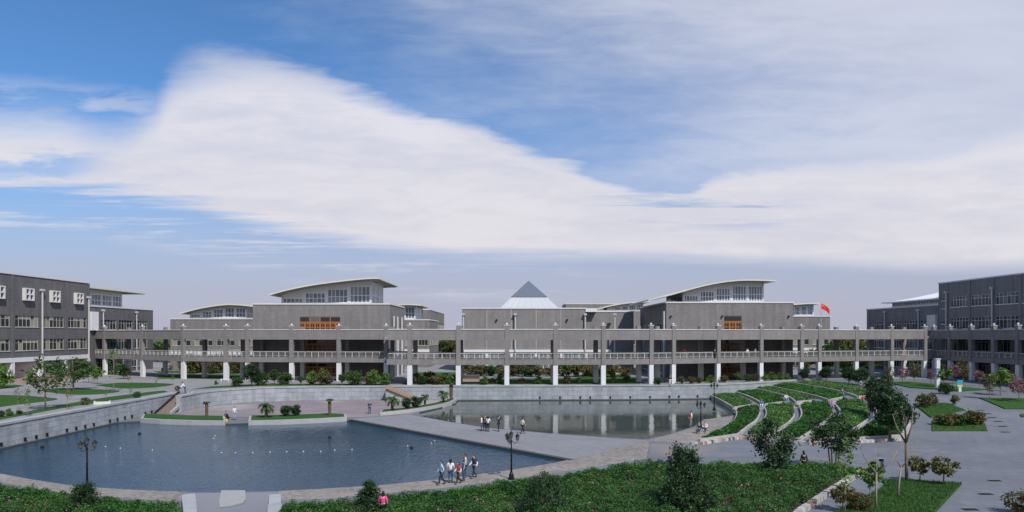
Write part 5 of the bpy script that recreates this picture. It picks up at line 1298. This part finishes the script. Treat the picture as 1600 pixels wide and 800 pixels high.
# ---- bushes along the rear wall, in front of the left hall
for i, (px, py, top, key) in enumerate([(371, 604, 588, 'shrub_mid'), (393, 603, 569, 'dense'), (409, 602, 580, 'shrub_mid'), (429, 600.5, 578, 'ball_tree'), (446, 601, 580, 'shrub_mid'), (470, 601, 588, 'ball_tree'), (488, 601, 581, 'shrub'), (502, 601.5, 577, 'shrub_olive'), (513, 601, 588, 'shrub_rust'), (535, 602, 584, 'ball_tree'), (553, 602, 577, 'shrub_mid'), (574, 602, 583, 'shrub_olive'), (586, 602, 580, 'shrub'), (600, 602, 583, 'shrub')]):
    at(key, 'wall_bush', 'bush', px, py, top, '%s bush from the left along the wall before the left hall' % ORD[i], False, UP, 'bushes before the left hall')
for i, (px, py, top, key) in enumerate([(1028, 601.5, 588, 'shrub_mid'), (1066, 600, 588, 'shrub_olive'), (1080, 599.5, 588, 'shrub_rust'), (1092, 599, 589, 'shrub_rust'), (1110, 598.5, 587, 'shrub'), (1131, 597.5, 586, 'shrub_rust'), (1152, 596.5, 582, 'small_green'), (1168, 596, 583, 'shrub_mid'), (1180, 595.5, 584, 'shrub_rust'), (1192, 595, 582, 'shrub'), (1205, 594.5, 582, 'shrub'), (1218, 594, 583, 'shrub'), (1231, 593.4, 584, 'shrub')]):
    at(key, 'wall_bush', 'bush', px, py, top, '%s bush from the left along the wall before the right hall' % ORD[i], False, UP, 'bushes before the right hall')
for i, (px, py, top, key) in enumerate([(650, 600, 583, 'shrub_olive'), (661, 601, 588, 'shrub_dark'), (672, 600, 580, 'shrub_rust'), (684, 601, 586, 'shrub_olive'), (697, 600.5, 584, 'shrub'), (709, 600.5, 586, 'shrub'), (757, 601, 588, 'shrub'), (768, 600, 590, 'shrub_rust'), (779, 600, 587, 'shrub'), (815, 600, 590, 'shrub_rust'), (840, 600, 588, 'shrub'), (885, 600, 588, 'shrub_rust'), (905, 600, 590, 'shrub_olive'), (958, 599.5, 583, 'thin_green'), (980, 599, 588, 'shrub_dark')]):
    at(key, 'garden_bush', 'bush', px, py, top, '%s bush from the left under the middle of the skyway' % ORD[i], False, UP, 'bushes under the middle of the skyway')
for i in range(14):
    px = 728 + 19 * i; p = P(px, 588.5 + RND.uniform(-1, 1), UP)
    tree(['shrub_olive', 'shrub_rust', 'shrub_mid'][i % 3], 'garden_shrub', 'shrub', p, '%s shrub from the left in the row before the middle building' % ORD[i], RND.uniform(2.0, 3.0), 'shrub row before the middle building', squash=1.35)
# ---- left forecourt trees
at('broad', 'tree', 'tree', 115, 609.5, 556, 'large round tree on the lens shaped lawn', False, UP)
at('broad_b', 'tree', 'tree', 71, 640, 561, 'slim tree with tall trunk on the wall verge', False, UP)
at('broad_b', 'tree', 'tree', 138, 598, 570, 'small dark tree beside the corner of the left wing', False, UP)
at('small_green', 'small_tree', 'tree', 152, 600, 574, 'bright green small tree below the left end of the skyway', False, UP)
at('dense', 'tree', 'tree', 193, 592, 569, 'dark bush under the left end of the skyway', False, UP)
at('shrub', 'bush', 'bush', 5, 607, 572, 'green bush at the left edge by the entrance', False, UP, squash=.7)
for i, (px, py, top) in enumerate(sorted([(28, 640, 606), (43, 651, 607), (105, 640, 596), (148, 607, 572), (178, 612, 545), (200, 604, 580), (245, 607, 588), (270, 601, 583), (166, 626, 608), (204, 621, 604)])):
    at('sapling' if i % 2 else 'sapling_b', 'sapling', 'sapling', px, py, top, '%s thin sapling from the left in the left forecourt' % ORD[i], False, UP, 'saplings in the left forecourt')
for i, (px, py, top, key) in enumerate([(0, 652, 640, 'shrub_mid'), (15, 650, 639, 'shrub'), (30, 648, 640, 'shrub_mid'), (133, 633, 621, 'shrub_olive'), (214, 621.5, 611, 'shrub_mid'), (277, 611, 603, 'shrub_olive'), (338, 601, 595, 'shrub')]):
    at(key, 'verge_bush', 'bush', px, py, top, '%s bush from the near end of left wall verge' % ORD[i], False, UP, 'bushes on the left wall verge')
for i, (px, py, top, key) in enumerate([(258, 585, 574, 'shrub_olive'), (270, 579, 568, 'shrub_rust'), (300, 580, 566, 'shrub_olive'), (320, 580, 566, 'shrub_rust'), (330, 584, 574, 'shrub_mid'), (345, 580, 568, 'shrub_olive'), (365, 580, 566, 'shrub_rust'), (380, 580, 567, 'shrub_olive')]):
    at(key, 'far_shrub', 'shrub', px, py, top, '%s shrub from the left seen beneath the left skyway' % ORD[i], False, UP, 'shrubs beneath the left skyway')
# ---- tree belts beyond the campus buildings
def belt(label0, px0, px1, Y, h, n, keys, seed):
    q = random.Random(seed)
    for i in range(n):
        px = px0 + (px1 - px0) * (i + .5) / n + q.uniform(-5, 5); y = Y + q.uniform(-8, 8)
        tree(q.choice(keys), 'belt_tree', 'tree', (XA(px, y), y, UP - .1), '%s tree from the left %s' % (ORD[i], label0), h * q.uniform(.85, 1.2), label0)
belt('in the belt beyond the left skyway', 232, 278, 200, 6.2, 5, ['forest', 'forest_b', 'forest_c'], 1)
belt('in the low belt under the left skyway', 275, 396, 146, 3.8, 10, ['forest', 'forest_c', 'forest'], 2)
belt('in the gap between left hall and middle building', 668, 724, 215, 7.5, 6, ['forest_b', 'forest_b', 'forest'], 3)
belt('in the gap between right hall and right wing', 1296, 1362, 190, 7.0, 9, ['forest_b', 'forest_b', 'forest'], 4)
belt('low in the gap behind the flagpole', 1290, 1366, 152, 5.5, 8, ['forest_b', 'dense', 'forest_b'], 5)
belt('low behind the right skyway bays', 1205, 1300, 160, 4.2, 5, ['forest_b', 'forest', 'dense'], 6)
# ------------------------------------------------------------------ street furniture and small things
def lamp(label, px, py, top, z=0.0, heads=3):
    p = P(px, py, z); h = (py - top) / 1000 * p.y
    t = thing('street_lamp', label, 'street lamp', p, 'black lantern posts round the ponds', world=False)
    part('base', MB().lathe((0, 0, 0), [(.26, -.05), (.26, .12), (.2, .16), (.17, .42), (.10, .5), (.085, .62)], 12), M['black_iron'], t, smooth=False)
    part('post', MB().lathe((0, 0, 0), [(.075, .6), (.06, h * .5), (.07, h * .52), (.05, h * .56), (.045, h - .75), (.08, h - .72), (.045, h - .66), (.04, h - .45)], 10), M['black_iron'], t, smooth=True)
    def lantern(c):
        l = part('lantern', MB().lathe(c, [(.06, -.04), (.11, 0.0), (.03, .02)], 8).lathe((c[0], c[1], c[2] + .30), [(.19, 0), (.15, .05), (.07, .13), (.025, .18), (.02, .24)], 8), M['black_iron'], t)
        part('lantern_glass', MB().lathe(c, [(.10, .01), (.16, .29)], 8), M['lantern_glass'], l)
    lantern((0, 0, h - .45))
    for i in range(heads):
        a = 2 * math.pi * i / heads + .2; c, s = math.cos(a), math.sin(a); r = .48
        part('arm', MB().tube([(c * .04, s * .04, h - .72), (c * r * .5, s * r * .5, h - .92), (c * r * .92, s * r * .92, h - .84), (c * r, s * r, h - .70)], .025, 6), M['black_iron'], t)
        lantern((c * r, s * r, h - .66))
    return t
plain('lantern_glass', (0.10, 0.10, 0.09), 0.2)
lamp('black lantern post on the left shore path in front of the pond', 136, 768, 684)
lamp('black lantern post beside the large rose bed, right of the group', 799, 749, 674)
lamp('black lantern post by the seated pair under the terraces', 1095, 669, 627)
lamp('black lantern post standing in the corner of the rear pond', 1116, 641, 598)

# drain grates of the plaza
for i, (px, py) in enumerate([(1516, 796), (1540, 772), (1554, 751), (1570, 675), (1566, 666), (1559, 658.5), (1550, 652), (1542, 646), (1532, 640.5)]):
    p = PR(px, py, .012)
    t = thing('drain_grate', '%s dark drain grate from the front in the right plaza' % (ORD[i]), 'drain grate', p, 'drain grates in the plaza', world=False); t.rotation_euler = (0, 0, .0)
    w, d = .46, .2
    part('frame', MB().box(-w, w, -d, -d + .04, -.03, .012).box(-w, w, d - .04, d, -.03, .012).box(-w, -w + .04, -d + .04, d - .04, -.03, .012).box(w - .04, w, -d + .04, d - .04, -.03, .012), M['grate'], t)
    m = MB()
    for k in range(9): x = -w + .09 + k * (2 * w - .18) / 8; m.box(x - .03, x + .03, -d + .041, d - .041, -.03, .006)
    part('bars', m, M['grate'], t); part('sump', MB().box(-w + .02, w - .02, -d + .02, d - .02, -.06, -.008), M['black_iron'], t)

# fountain nozzles showing above the water
noz = MB().lathe((0, 0, -.2), [(.05, 0), (.05, .2), (.12, .23), (.14, .29), (.10, .34), (.03, .36)], 8).mesh('fountain_nozzle', M['globe_glass'], True)
for i, (px, py) in enumerate(sorted([(422, 707), (448, 706.5), (474, 706), (501, 706), (523, 704), (550, 703), (346, 708), (368, 708), (395, 708), (188, 701), (165, 698.5), (334, 685.5), (336, 681.5), (637, 697.5), (674, 693), (679, 689.5), (238, 704)])):
    o = part('fountain_nozzle', noz, None, None, P(px, py, -.16)); o.scale = (.5, .5, .6); tag(o, '%s small pale fountain nozzle from the left in the front pond' % ORD[i], 'fountain nozzle', 'fountain nozzles in the front pond')
for px, py, l in [(218, 679, 'dark float drifting in the front pond, near left wall'), (66, 700, 'dark float drifting at the far left of front pond'), (643, 701, 'dark float drifting in the front pond, near causeway'), (515, 684, 'dark float drifting in the middle of the front pond')]:
    tag(part('float', MB().lathe(P(px, py, -.2), [(.05, 0), (.16, .06), (.18, .14), (.12, .22), (.04, .26)], 8), M['grate']), l, 'float')
# yellow things
t = thing('yellow_sign', 'round yellow sign on a short post before the left wing', 'sign', P(95.5, 601, UP), world=False)
part('post', MB().tube([(0, 0, 0), (0, 0, .7)], .04, 6), M['yellow'], t); part('disc', MB().tube([(0, -.03, 1.0), (0, .03, 1.0)], .36, 16), M['yellow'], t)
t = thing('kerb_marker', 'small yellow mooring post at the end of left planter', 'marker', P(354, 659, 0), world=False)
part('post', MB().lathe((0, 0, -.4), [(.12, 0), (.12, .5), (.16, .55), (.16, .68), (.05, .74)], 10), M['yellow'], t)
# information column and teal sign on the right
t = thing('banner_column', 'tall white column with blue band before the right wing', 'column', PR(1464.5, 606), world=False)
part('shaft', MB().box(-.28, .28, -.28, .28, -.1, 4.6), M['white_paint'], t); part('cap', MB().box(-.36, .36, -.36, .36, 4.6, 4.75), M['coping'], t); part('band', MB().box(-.285, .285, -.285, .285, 2.4, 3.2), M['blue_band'] if 'blue_band' in M else plain('blue_band', (.2, .3, .45), .6), t)
t = thing('teal_sign', 'small teal topped information sign on the tapering lawn', 'sign', PR(1499.5, 612), world=False)
part('panel', MB().box(-.42, .42, -.06, .06, .75, 1.75), M['teal'], t); part('foot', MB().box(-.2, .2, -.1, .1, -.05, .75), M['off_white'], t); part('stripe', MB().box(-.40, .40, -.068, -.061, .8, 1.0), M['yellow'], t)
# notice wall and bench like panel below the skyway
t = thing('notice_wall', 'low brown notice wall behind the rear retaining wall', 'notice wall', P(736, 600, UP))
p = P(736, 600.5, UP); part('panel', MB().box(p.x - 1.45, p.x + 1.45, p.y, p.y + .2, UP + .45, UP + 1.55), M['brown_panel'], t); part('base', MB().box(p.x - 1.4, p.x + 1.4, p.y + .03, p.y + .17, UP - .05, UP + .45), M['grate'], t); part('cap', MB().box(p.x - 1.5, p.x + 1.5, p.y - .05, p.y + .25, UP + 1.55, UP + 1.65), M['coping'], t)
tag(part('litter_bin', MB().lathe(P(719, 588, UP), [(.25, 0), (.3, .8), (.32, .85), (.28, .95), (.1, 1.0)], 10), M['yellow']), 'small yellow bin beside a skyway column', 'bin')
for i, (px, py) in enumerate([(352, 596), (1245, 591)]):
    p = P(px, py, UP); t = thing('stone_bench', ['pale stone bench below the left skyway', 'pale stone bench at the right hall corner'][i], 'bench', p, world=False)
    part('seat', MB().box(-.9, .9, -.22, .22, .36, .46), M['white_paint'], t); part('leg', MB().box(-.75, -.55, -.18, .18, -.05, .36), M['coping'], t); part('leg', MB().box(.55, .75, -.18, .18, -.05, .36), M['coping'], t)
tag(part('white_barrier', MB().box(-.8, .8, -.1, .1, 0, .35).box(-.9, -.75, -.15, .15, -.05, .45).box(.75, .9, -.15, .15, -.05, .45), M['off_white'], None, P(160, 632, UP), .35), 'low white barrier beside the left wall verge', 'barrier')
for i in range(3):
    p = P(1080 + 12 * i, 620.2, 0); tag(part('stone_boulder', MB().ball((p.x, p.y, .1), (.55, .35, .42), 9, 5), M['grate']), '%s dark boulder from the left where rear wall meets terraces' % ORD[i], 'boulder', 'boulders at the rear wall')
# bicycle parked on the path
def ring(m, c, r, t=.03, n=18): m.tube([(c[0] + r * math.cos(2 * math.pi * i / n), c[1], c[2] + r * math.sin(2 * math.pi * i / n)) for i in range(n + 1)], t, 5, cap=False)
b = thing('bicycle', 'dark parked bicycle beside the thin bare tree', 'bicycle', PR(1379, 737), world=False); b.rotation_euler = (0, 0, 1.2)
for x in (-.52, .52):
    m = MB(); ring(m, (x, 0, .34), .32, .025); w = part('wheel', m, M['black_iron'], b)
    s = MB()
    for k in range(6): a = math.pi * k / 6; s.tube([(x - .31 * math.cos(a), 0, .34 - .31 * math.sin(a)), (x + .31 * math.cos(a), 0, .34 + .31 * math.sin(a))], .006, 4)
    part('spokes', s, M['pipe'], w)
m = MB()
for p, q in (((-.52, .34), (-.05, .32)), ((-.52, .34), (-.2, .82)), ((-.2, .82), (-.05, .32)), ((-.2, .78), (.4, .80)), ((-.05, .32), (.4, .76)), ((.38, .95), (.52, .34))): m.tube([(p[0], 0, p[1]), (q[0], 0, q[1])], .022, 6)
part('frame', m, M['black_iron'], b); part('saddle', MB().ball((-.22, 0, .88), (.15, .08, .045), 8, 5), M['grate'], b); part('handlebar', MB().tube([(.28, -.28, 1.0), (.38, 0, .98), (.28, .28, 1.0)], .02, 6), M['pipe'], b)
part('basket', MB().box(.45, .7, -.16, .16, .72, .95), M['grate'], b)

# ------------------------------------------------------------------ people
plain('skin', (0.52, 0.33, 0.24), 0.6, var=.05); plain('hair', (0.012, 0.010, 0.010), 0.5); plain('shoe', (0.02, 0.02, 0.022), 0.6)
CLOTH = {'white': (.66, .66, .68), 'lightblue': (.30, .48, .62), 'navy': (.016, .022, .05), 'jeans': (.045, .07, .14), 'black': (.012, .012, .014), 'red': (.55, .03, .04), 'blue': (.03, .16, .42), 'beige': (.40, .36, .28), 'pink': (.70, .06, .25), 'lilac': (.42, .25, .55), 'paleblue': (.22, .32, .48), 'grey': (.2, .2, .21), 'greyblue': (.07, .10, .17)}
for k, c in CLOTH.items(): plain('cloth_' + k, c, .85, var=.15, nscale=6)
def skinned(name, verts, edges, radii, levels=1):
    me = bpy.data.meshes.new(name); me.from_pydata([tuple(v) for v in verts], edges, []); o = bpy.data.objects.new(name, me); COL.objects.link(o)
    md = o.modifiers.new('skin', 'SKIN'); md.use_smooth_shade = True
    sv = me.skin_vertices[0].data
    for i, r in enumerate(radii): sv[i].radius = r if isinstance(r, tuple) else (r, r)
    sv[0].use_root = True
    sb = o.modifiers.new('sub', 'SUBSURF'); sb.levels = levels; sb.render_levels = levels
    bpy.context.view_layer.update(); dg = bpy.context.evaluated_depsgraph_get()
    res = bpy.data.meshes.new_from_object(o.evaluated_get(dg)); bpy.data.objects.remove(o); bpy.data.meshes.remove(me); return res
def append_mb(me, mb):
    bm = bmesh.new(); bm.from_mesh(me); vs = [bm.verts.new(v) for v in mb.v]
    for f in mb.f:
        try: bm.faces.new([vs[i] for i in f]).smooth = True
        except ValueError: pass
    bm.to_mesh(me); bm.free(); return me
def make_pose(pose):
    """joints in metres, the figure faces -Y, height about 1.7"""
    hip = .92; lean = 0.0; J = {}
    if pose == 'walk': ft = [(.10, -.24, .06), (-.10, .26, .10)]; kn = [(.10, -.16, .50), (-.10, .04, .47)]; el = [(.25, .12, 1.12), (-.25, -.08, 1.10)]; hd = [(.25, -.02, .88), (-.24, -.28, .92)]
    elif pose == 'fold': ft = [(.11, 0, .06), (-.11, .02, .06)]; kn = [(.11, -.03, .49), (-.11, -.02, .49)]; el = [(.27, -.02, 1.12), (-.27, -.02, 1.12)]; hd = [(.06, -.24, 1.14), (-.08, -.24, 1.10)]
    elif pose == 'sit': hip = .46; ft = [(.12, -.46, .06), (-.12, -.44, .06)]; kn = [(.13, -.42, .50), (-.13, -.42, .50)]; el = [(.27, -.08, .72), (-.27, -.08, .72)]; hd = [(.14, -.34, .60), (-.14, -.34, .60)]; lean = -.06
    elif pose == 'crouch': hip = .30; ft = [(.14, -.10, .06), (-.14, -.06, .06)]; kn = [(.17, -.36, .52), (-.17, -.34, .50)]; el = [(.26, -.34, .60), (-.26, -.34, .60)]; hd = [(.10, -.52, .40), (-.10, -.50, .42)]; lean = -.30
    elif pose == 'lean': ft = [(.10, .16, .06), (-.10, .10, .06)]; kn = [(.10, .06, .50), (-.10, .04, .50)]; el = [(.27, -.36, 1.02), (-.27, -.36, 1.02)]; hd = [(.16, -.58, 1.00), (-.12, -.58, 1.00)]; lean = -.24
    else: ft = [(.10, .02, .06), (-.10, -.03, .06)]; kn = [(.10, -.02, .50), (-.10, -.03, .50)]; el = [(.27, .03, 1.12), (-.27, .03, 1.12)]; hd = [(.26, -.06, .87), (-.26, -.06, .87)]
    V3 = Vector; up = .52
    pel = V3((0, 0, hip)); ch = V3((0, lean * .75, hip + .36)); nk = V3((0, lean, hip + up)); he = V3((0, lean * 1.15 - .02, hip + up + .09))
    sh = [V3((s * .175, lean * .95, hip + up - .06)) for s in (1, -1)]; th = [V3((s * .09, 0, hip - .04)) for s in (1, -1)]
    # body: one skinned surface plus head and fingers in the same mesh
    v = [pel, pel.lerp(ch, .5), ch, nk, he]; e = [(0, 1), (1, 2), (2, 3), (3, 4)]; r = [(.125, .095), (.115, .085), (.145, .10), (.055, .055), (.05, .05)]
    for i in (0, 1):
        b = len(v); v += [sh[i], V3(el[i]), V3(el[i]).lerp(V3(hd[i]), .92), V3(hd[i])]; e += [(2, b), (b, b + 1), (b + 1, b + 2), (b + 2, b + 3)]; r += [.055, .040, .028, (.036, .022)]
    for i in (0, 1):
        b = len(v); k = V3(kn[i]); f = V3(ft[i]); v += [th[i], k, f + V3((0, .03, .03)), f + V3((0, -.13, -.02))]; e += [(0, b), (b, b + 1), (b + 1, b + 2), (b + 2, b + 3)]; r += [.085, .055, .038, .03]
    body = skinned('body', v, e, r, 1)
    m = MB(); hc = he + V3((0, -.015, .075)); m.ball(hc, (.075, .095, .115), 12, 9)
    m.add([hc + V3((-.014, -.088, .01)), hc + V3((.014, -.088, .01)), hc + V3((.018, -.112, -.03)), hc + V3((-.018, -.112, -.03)), hc + V3((0, -.088, -.04))], [(0, 1, 2, 3), (3, 2, 4), (0, 3, 4), (1, 4, 2)])
    for s in (-1, 1): m.ball(hc + V3((s * .076, .0, -.01)), (.012, .024, .032), 6, 4)
    for i in (0, 1):
        h = V3(hd[i]); d = (h - V3(el[i])).normalized(); sd = d.cross(V3((0, 1, 0))); sd = sd.normalized() if sd.length > .2 else V3((1, 0, 0)); pn = d.cross(sd)
        for k, L in enumerate((.075, .085, .08, .062)):
            o = h + sd * (.026 * (k - 1.5)) * .62 + d * .012; m.tube([o, o + d * L * .55 - pn * .012, o + d * L - pn * .034], [.0095, .0085, .006], 5)
        o = h - d * .02 + sd * (.03 if i else -.03); m.tube([o, o + (sd if i else -sd) * .028 + d * .03, o + (sd if i else -sd) * .03 + d * .06 - pn * .01], [.011, .009, .007], 5)
    body = append_mb(body, m); body.materials.clear(); body.materials.append(M['skin'])
    # clothing: slightly larger skins over the same joints
    def shirt(sleeve):
        v = [pel + V3((0, 0, -.03)), pel.lerp(ch, .5), ch, nk + V3((0, 0, -.035))]; e = [(0, 1), (1, 2), (2, 3)]; r = [(.15, .118), (.138, .105), (.163, .118), (.075, .07)]
        for i in (0, 1):
            b = len(v); a = V3(el[i]) if sleeve else sh[i].lerp(V3(el[i]), .72); v += [sh[i], a]; e += [(2, b), (b, b + 1)]; r += [.073, .055 if sleeve else .064]
            if sleeve: v.append(V3(el[i]).lerp(V3(hd[i]), .86)); e.append((b + 1, b + 2)); r.append(.042)
        return skinned('shirt', v, e, r, 1)
    v = [pel + V3((0, 0, .02))]; e = []; r = [(.138, .112)]
    for i in (0, 1):
        b = len(v); f = V3(ft[i]) + V3((0, .03, .015)); v += [th[i], th[i].lerp(V3(kn[i]), .5), V3(kn[i]), V3(kn[i]).lerp(f, .5), f]; e += [(0, b)] + [(b + j, b + j + 1) for j in range(4)]; r += [.102, .085, .072, .062, .058]
    trousers = skinned('trousers', v, e, r, 1)
    shoe = []
    for i in (0, 1):
        f = V3(ft[i]); shoe.append(MB().ball(f + V3((0, -.05, -.015)), (.05, .135, .048), 10, 6).mesh('shoe', M['shoe'], True))
    def hair(long):
        h = MB(); n, k = 14, 9; vs = []; rr = (.086, .106, .125); c = hc + V3((0, .008, .008))
        for i in range(k + 1):
            thp = math.pi * .62 * i / k
            for j in range(n):
                a = 2 * math.pi * j / n; y = math.sin(a); cut = 1.0 if y > -.35 else (.62 if y > -.8 else .52)
                t_ = thp * cut; q = V3((rr[0] * math.sin(t_) * math.cos(a), rr[1] * math.sin(t_) * y, rr[2] * math.cos(t_)))
                if long and y > -.2 and i == k: q += V3((0, .02, -.20))
                vs.append(c + q)
        h.add(vs, [(i * n + j, i * n + (j + 1) % n, (i + 1) * n + (j + 1) % n, (i + 1) * n + j) for i in range(k) for j in range(n)]); return h.mesh('hair', M['hair'], True)
    return dict(body=body, shirt0=shirt(False), shirt1=shirt(True), trousers=trousers, shoes=shoe, hair0=hair(False), hair1=hair(True))
POSES = {k: make_pose(k) for k in ('stand', 'walk', 'fold', 'sit', 'crouch', 'lean')}
def setmat(o, m):
    if not o.data.materials: o.data.materials.append(M['skin'])
    o.material_slots[0].link = 'OBJECT'; o.material_slots[0].material = m
def person(label, pos, pose, rz, top, bottom, sleeve=True, long=False, h=1.70, vest=None, group=None):
    K = POSES[pose]; t = thing('person', label, 'person', pos, group, world=False); t.rotation_euler = (0, 0, math.radians(rz)); s = h / 1.66; t.scale = (s, s, s)
    part('body', K['body'], None, t)
    o = part('shirt', K['shirt1' if sleeve else 'shirt0'], None, t); setmat(o, M['cloth_' + top])
    o = part('trousers', K['trousers'], None, t); setmat(o, M['cloth_' + bottom])
    for x in K['shoes']: part('shoe', x, None, t)
    part('hair', K['hair1' if long else 'hair0'], None, t)
    if vest:
        o = part('vest', K['shirt0'], None, t); setmat(o, M['cloth_' + vest]); o.scale = (1.06, 1.05, 1.0); o.location = (0, 0, .02)
    return t
z0 = .012
# group on the shore path
person('person in light blue shirt walking leftmost of the shore group', P(690, 757.5, z0), 'walk', -75, 'lightblue', 'navy')
person('person in white shirt and jeans seen from behind in the shore group', P(704, 754.5, z0), 'stand', 170, 'white', 'jeans', False, True, 1.72)
person('shorter person in white top and red vest in the shore group', P(716.5, 756, z0), 'walk', -60, 'white', 'black', True, True, 1.55, vest='red')
person('person in bright blue top and jeans in the shore group', P(724.5, 751.5, z0), 'stand', -80, 'blue', 'jeans', False, True, 1.68)
person('person in beige jacket at the back of the shore group', P(727.5, 745.5, z0), 'stand', -95, 'beige', 'jeans', True, False, 1.72)
person('person in white jacket over navy shirt, rightmost of the shore group', P(741, 747, z0), 'walk', -50, 'white', 'navy', True, False, 1.72, vest='navy')
person('person in pink top with long black hair among the roses', P(598.5, 812, .1), 'stand', 175, 'pink', 'black', True, True, 1.62)
# causeway
person('person in white shirt, left of the three huddled on the causeway', P(752.5, 673.5, z0), 'stand', -90, 'white', 'jeans')
person('person in dark top, middle of the three huddled on the causeway', P(757.5, 673, z0), 'fold', 20, 'black', 'black')
person('person in white shirt and black trousers, right of the huddled three', P(762.5, 674.5, z0), 'fold', 160, 'white', 'black', False, True)
person('person all in navy standing alone beside the huddled three', P(779, 674, z0), 'fold', 90, 'navy', 'navy')
person('person in white top and black trousers walking alone on the causeway', P(816.5, 677.5, z0), 'walk', 120, 'white', 'black', False)
# sunken plaza
person('person in dark blue standing alone on the brown plaza', P(577.5, 646.5, z0), 'fold', 40, 'navy', 'jeans')
person('person in white shirt and pale jeans standing in the planter gap', P(366.5, 656, z0), 'stand', 60, 'white', 'paleblue', False)
person('person in black crouching at the water in the planter gap', P(357, 655.5, z0), 'crouch', -40, 'black', 'black')
person('person in white shirt leaning at the head of brown stair', P(288.5, 614.5, UP), 'lean', -60, 'white', 'jeans', True, True)
person('person in greyish clothes by the foot of the rear stair', P(599, 623.8, z0), 'stand', 0, 'greyblue', 'grey')
# below the terraces
person('person with red jacket standing on the pebbled walk by the rear pond', P(1078, 667.5, z0), 'fold', -70, 'white', 'grey', False, True, 1.66, vest='red')
person('taller person in white behind the red jacket by the rear pond', P(1080.5, 664.5, z0), 'stand', -110, 'white', 'grey')
def seat_at(px, py, z): return P(px, py, z)
def ledge(label, p, w=1.0):
    t = thing('low_bench', label, 'bench', p, None, world=False); part('slab', MB().box(-w / 2, w / 2, -.18, .22, .33, .41), M['kerb'], t); part('block', MB().box(-w / 2 + .12, w / 2 - .12, -.12, .18, -.25, .33), M['concrete'], t)
p = P(1093, 677, z0); person('person in navy sitting beside the lantern post under terraces', p, 'sit', -35, 'navy', 'jeans'); ledge('low stone seat under the seated person in navy', p)
p = P(1102, 676, z0); person('person in white sitting beside the lantern post under terraces', p, 'sit', -35, 'white', 'black'); ledge('low stone seat under the seated person in white', p)
for px, py, z, top, bot, lab in [(1190, 637, .62, 'blue', 'white', 'person in blue sitting where second walk meets cross path'), (1228, 628, .9, 'white', 'paleblue', 'person in white sitting on the third curved walk'), (1300, 640, 1.2, 'lilac', 'grey', 'person in lilac sitting on the fourth curved walk'),
    (1316, 619.5, 1.7, 'greyblue', 'grey', 'person in grey blue sitting high on the outermost walk'), (1348, 631, 1.6, 'red', 'grey', 'person in bright red sitting at the outermost walk')]:
    p = P(px, py, z - .15); person(lab, p, 'sit', RND.uniform(-40, 20), top, bot, True, True); ledge(lab.replace('person', 'stone seat below person').replace(' sitting', ''), p, .7)
person('person in navy standing in the bend of the outermost walk', P(1361, 651, 1.3), 'stand', 150, 'navy', 'navy')
person('person in white shirt and black trousers walking behind the terraces', P(1357, 612, UP), 'walk', 170, 'white', 'black')
person('person in pale clothes beside the dark bushes behind the terraces', P(1345, 611, UP), 'stand', 150, 'grey', 'grey')
person('person in dark clothes beside the outermost terraced bed', PR(1421, 641), 'stand', 90, 'black', 'grey')
person('person in black jacket standing above the rear pond wall', P(1047, 601.8, UP), 'stand', 10, 'black', 'white')
person('person in dark clothes standing in the hedge by the open tree', PR(1256, 739), 'stand', 190, 'black', 'black', True, True)
person('person in white far off beneath the left skyway', P(336, 583, UP), 'stand', 0, 'white', 'paleblue')
# on the skyway gallery
def gal(px, i, lab, top, bot):
    a = min(range(len(s2) - 1), key=lambda k: 0 if XA(px, s2[k].y) >= s2[k].x - .01 and XA(px, s2[k + 1].y) < s2[k + 1].x else 9)
    y = s2[a].y + (s2[a + 1].y - s2[a].y) * .5 + 1.3; person(lab, (XA(px, y), y, ZD1 - .1), 'stand', RND.uniform(-30, 30), top, bot)
gal(1069, 7, 'person in bright red on the skyway gallery', 'red', 'grey')
gal(1168, 9, 'person in white on the skyway gallery before the right hall', 'white', 'grey')
gal(1180, 9, 'person in grey on the skyway gallery before the right hall', 'grey', 'black')
gal(1117, 8, 'person in black on the skyway gallery before the dark recess', 'black', 'black')
# ---- grass tufts on the nearer lawns
rng = np.random.default_rng(77)
for label, poly, z, h in LAWNS:
    if 'lower' in label or 'right foreground' in label or 'shrub' in label:
        X, Y = sample(poly, 120 if 'foreground' in label else 45, rng); n = len(X)
        Z = np.array([hz(a, b) for a, b in zip(X, Y)]) + h + .09; a = rng.uniform(0, 6.28, n); w = .02; L = rng.uniform(.06, .16, n); lx = rng.normal(size=n) * .04; ly = rng.normal(size=n) * .04
        V = np.stack([np.stack([X - w * np.cos(a), Y - w * np.sin(a), Z], 1), np.stack([X + w * np.cos(a), Y + w * np.sin(a), Z], 1), np.stack([X + lx + .006, Y + ly, Z + L], 1), np.stack([X + lx - .006, Y + ly, Z + L], 1)], 1).reshape(-1, 3)
        tag(part('grass', quad_mesh('grass', V, np.clip(rng.normal(.5, .25, n), 0, 1), [M['grass_blade']])), 'short grass blades on the ' + label, 'grass', None, 'stuff')
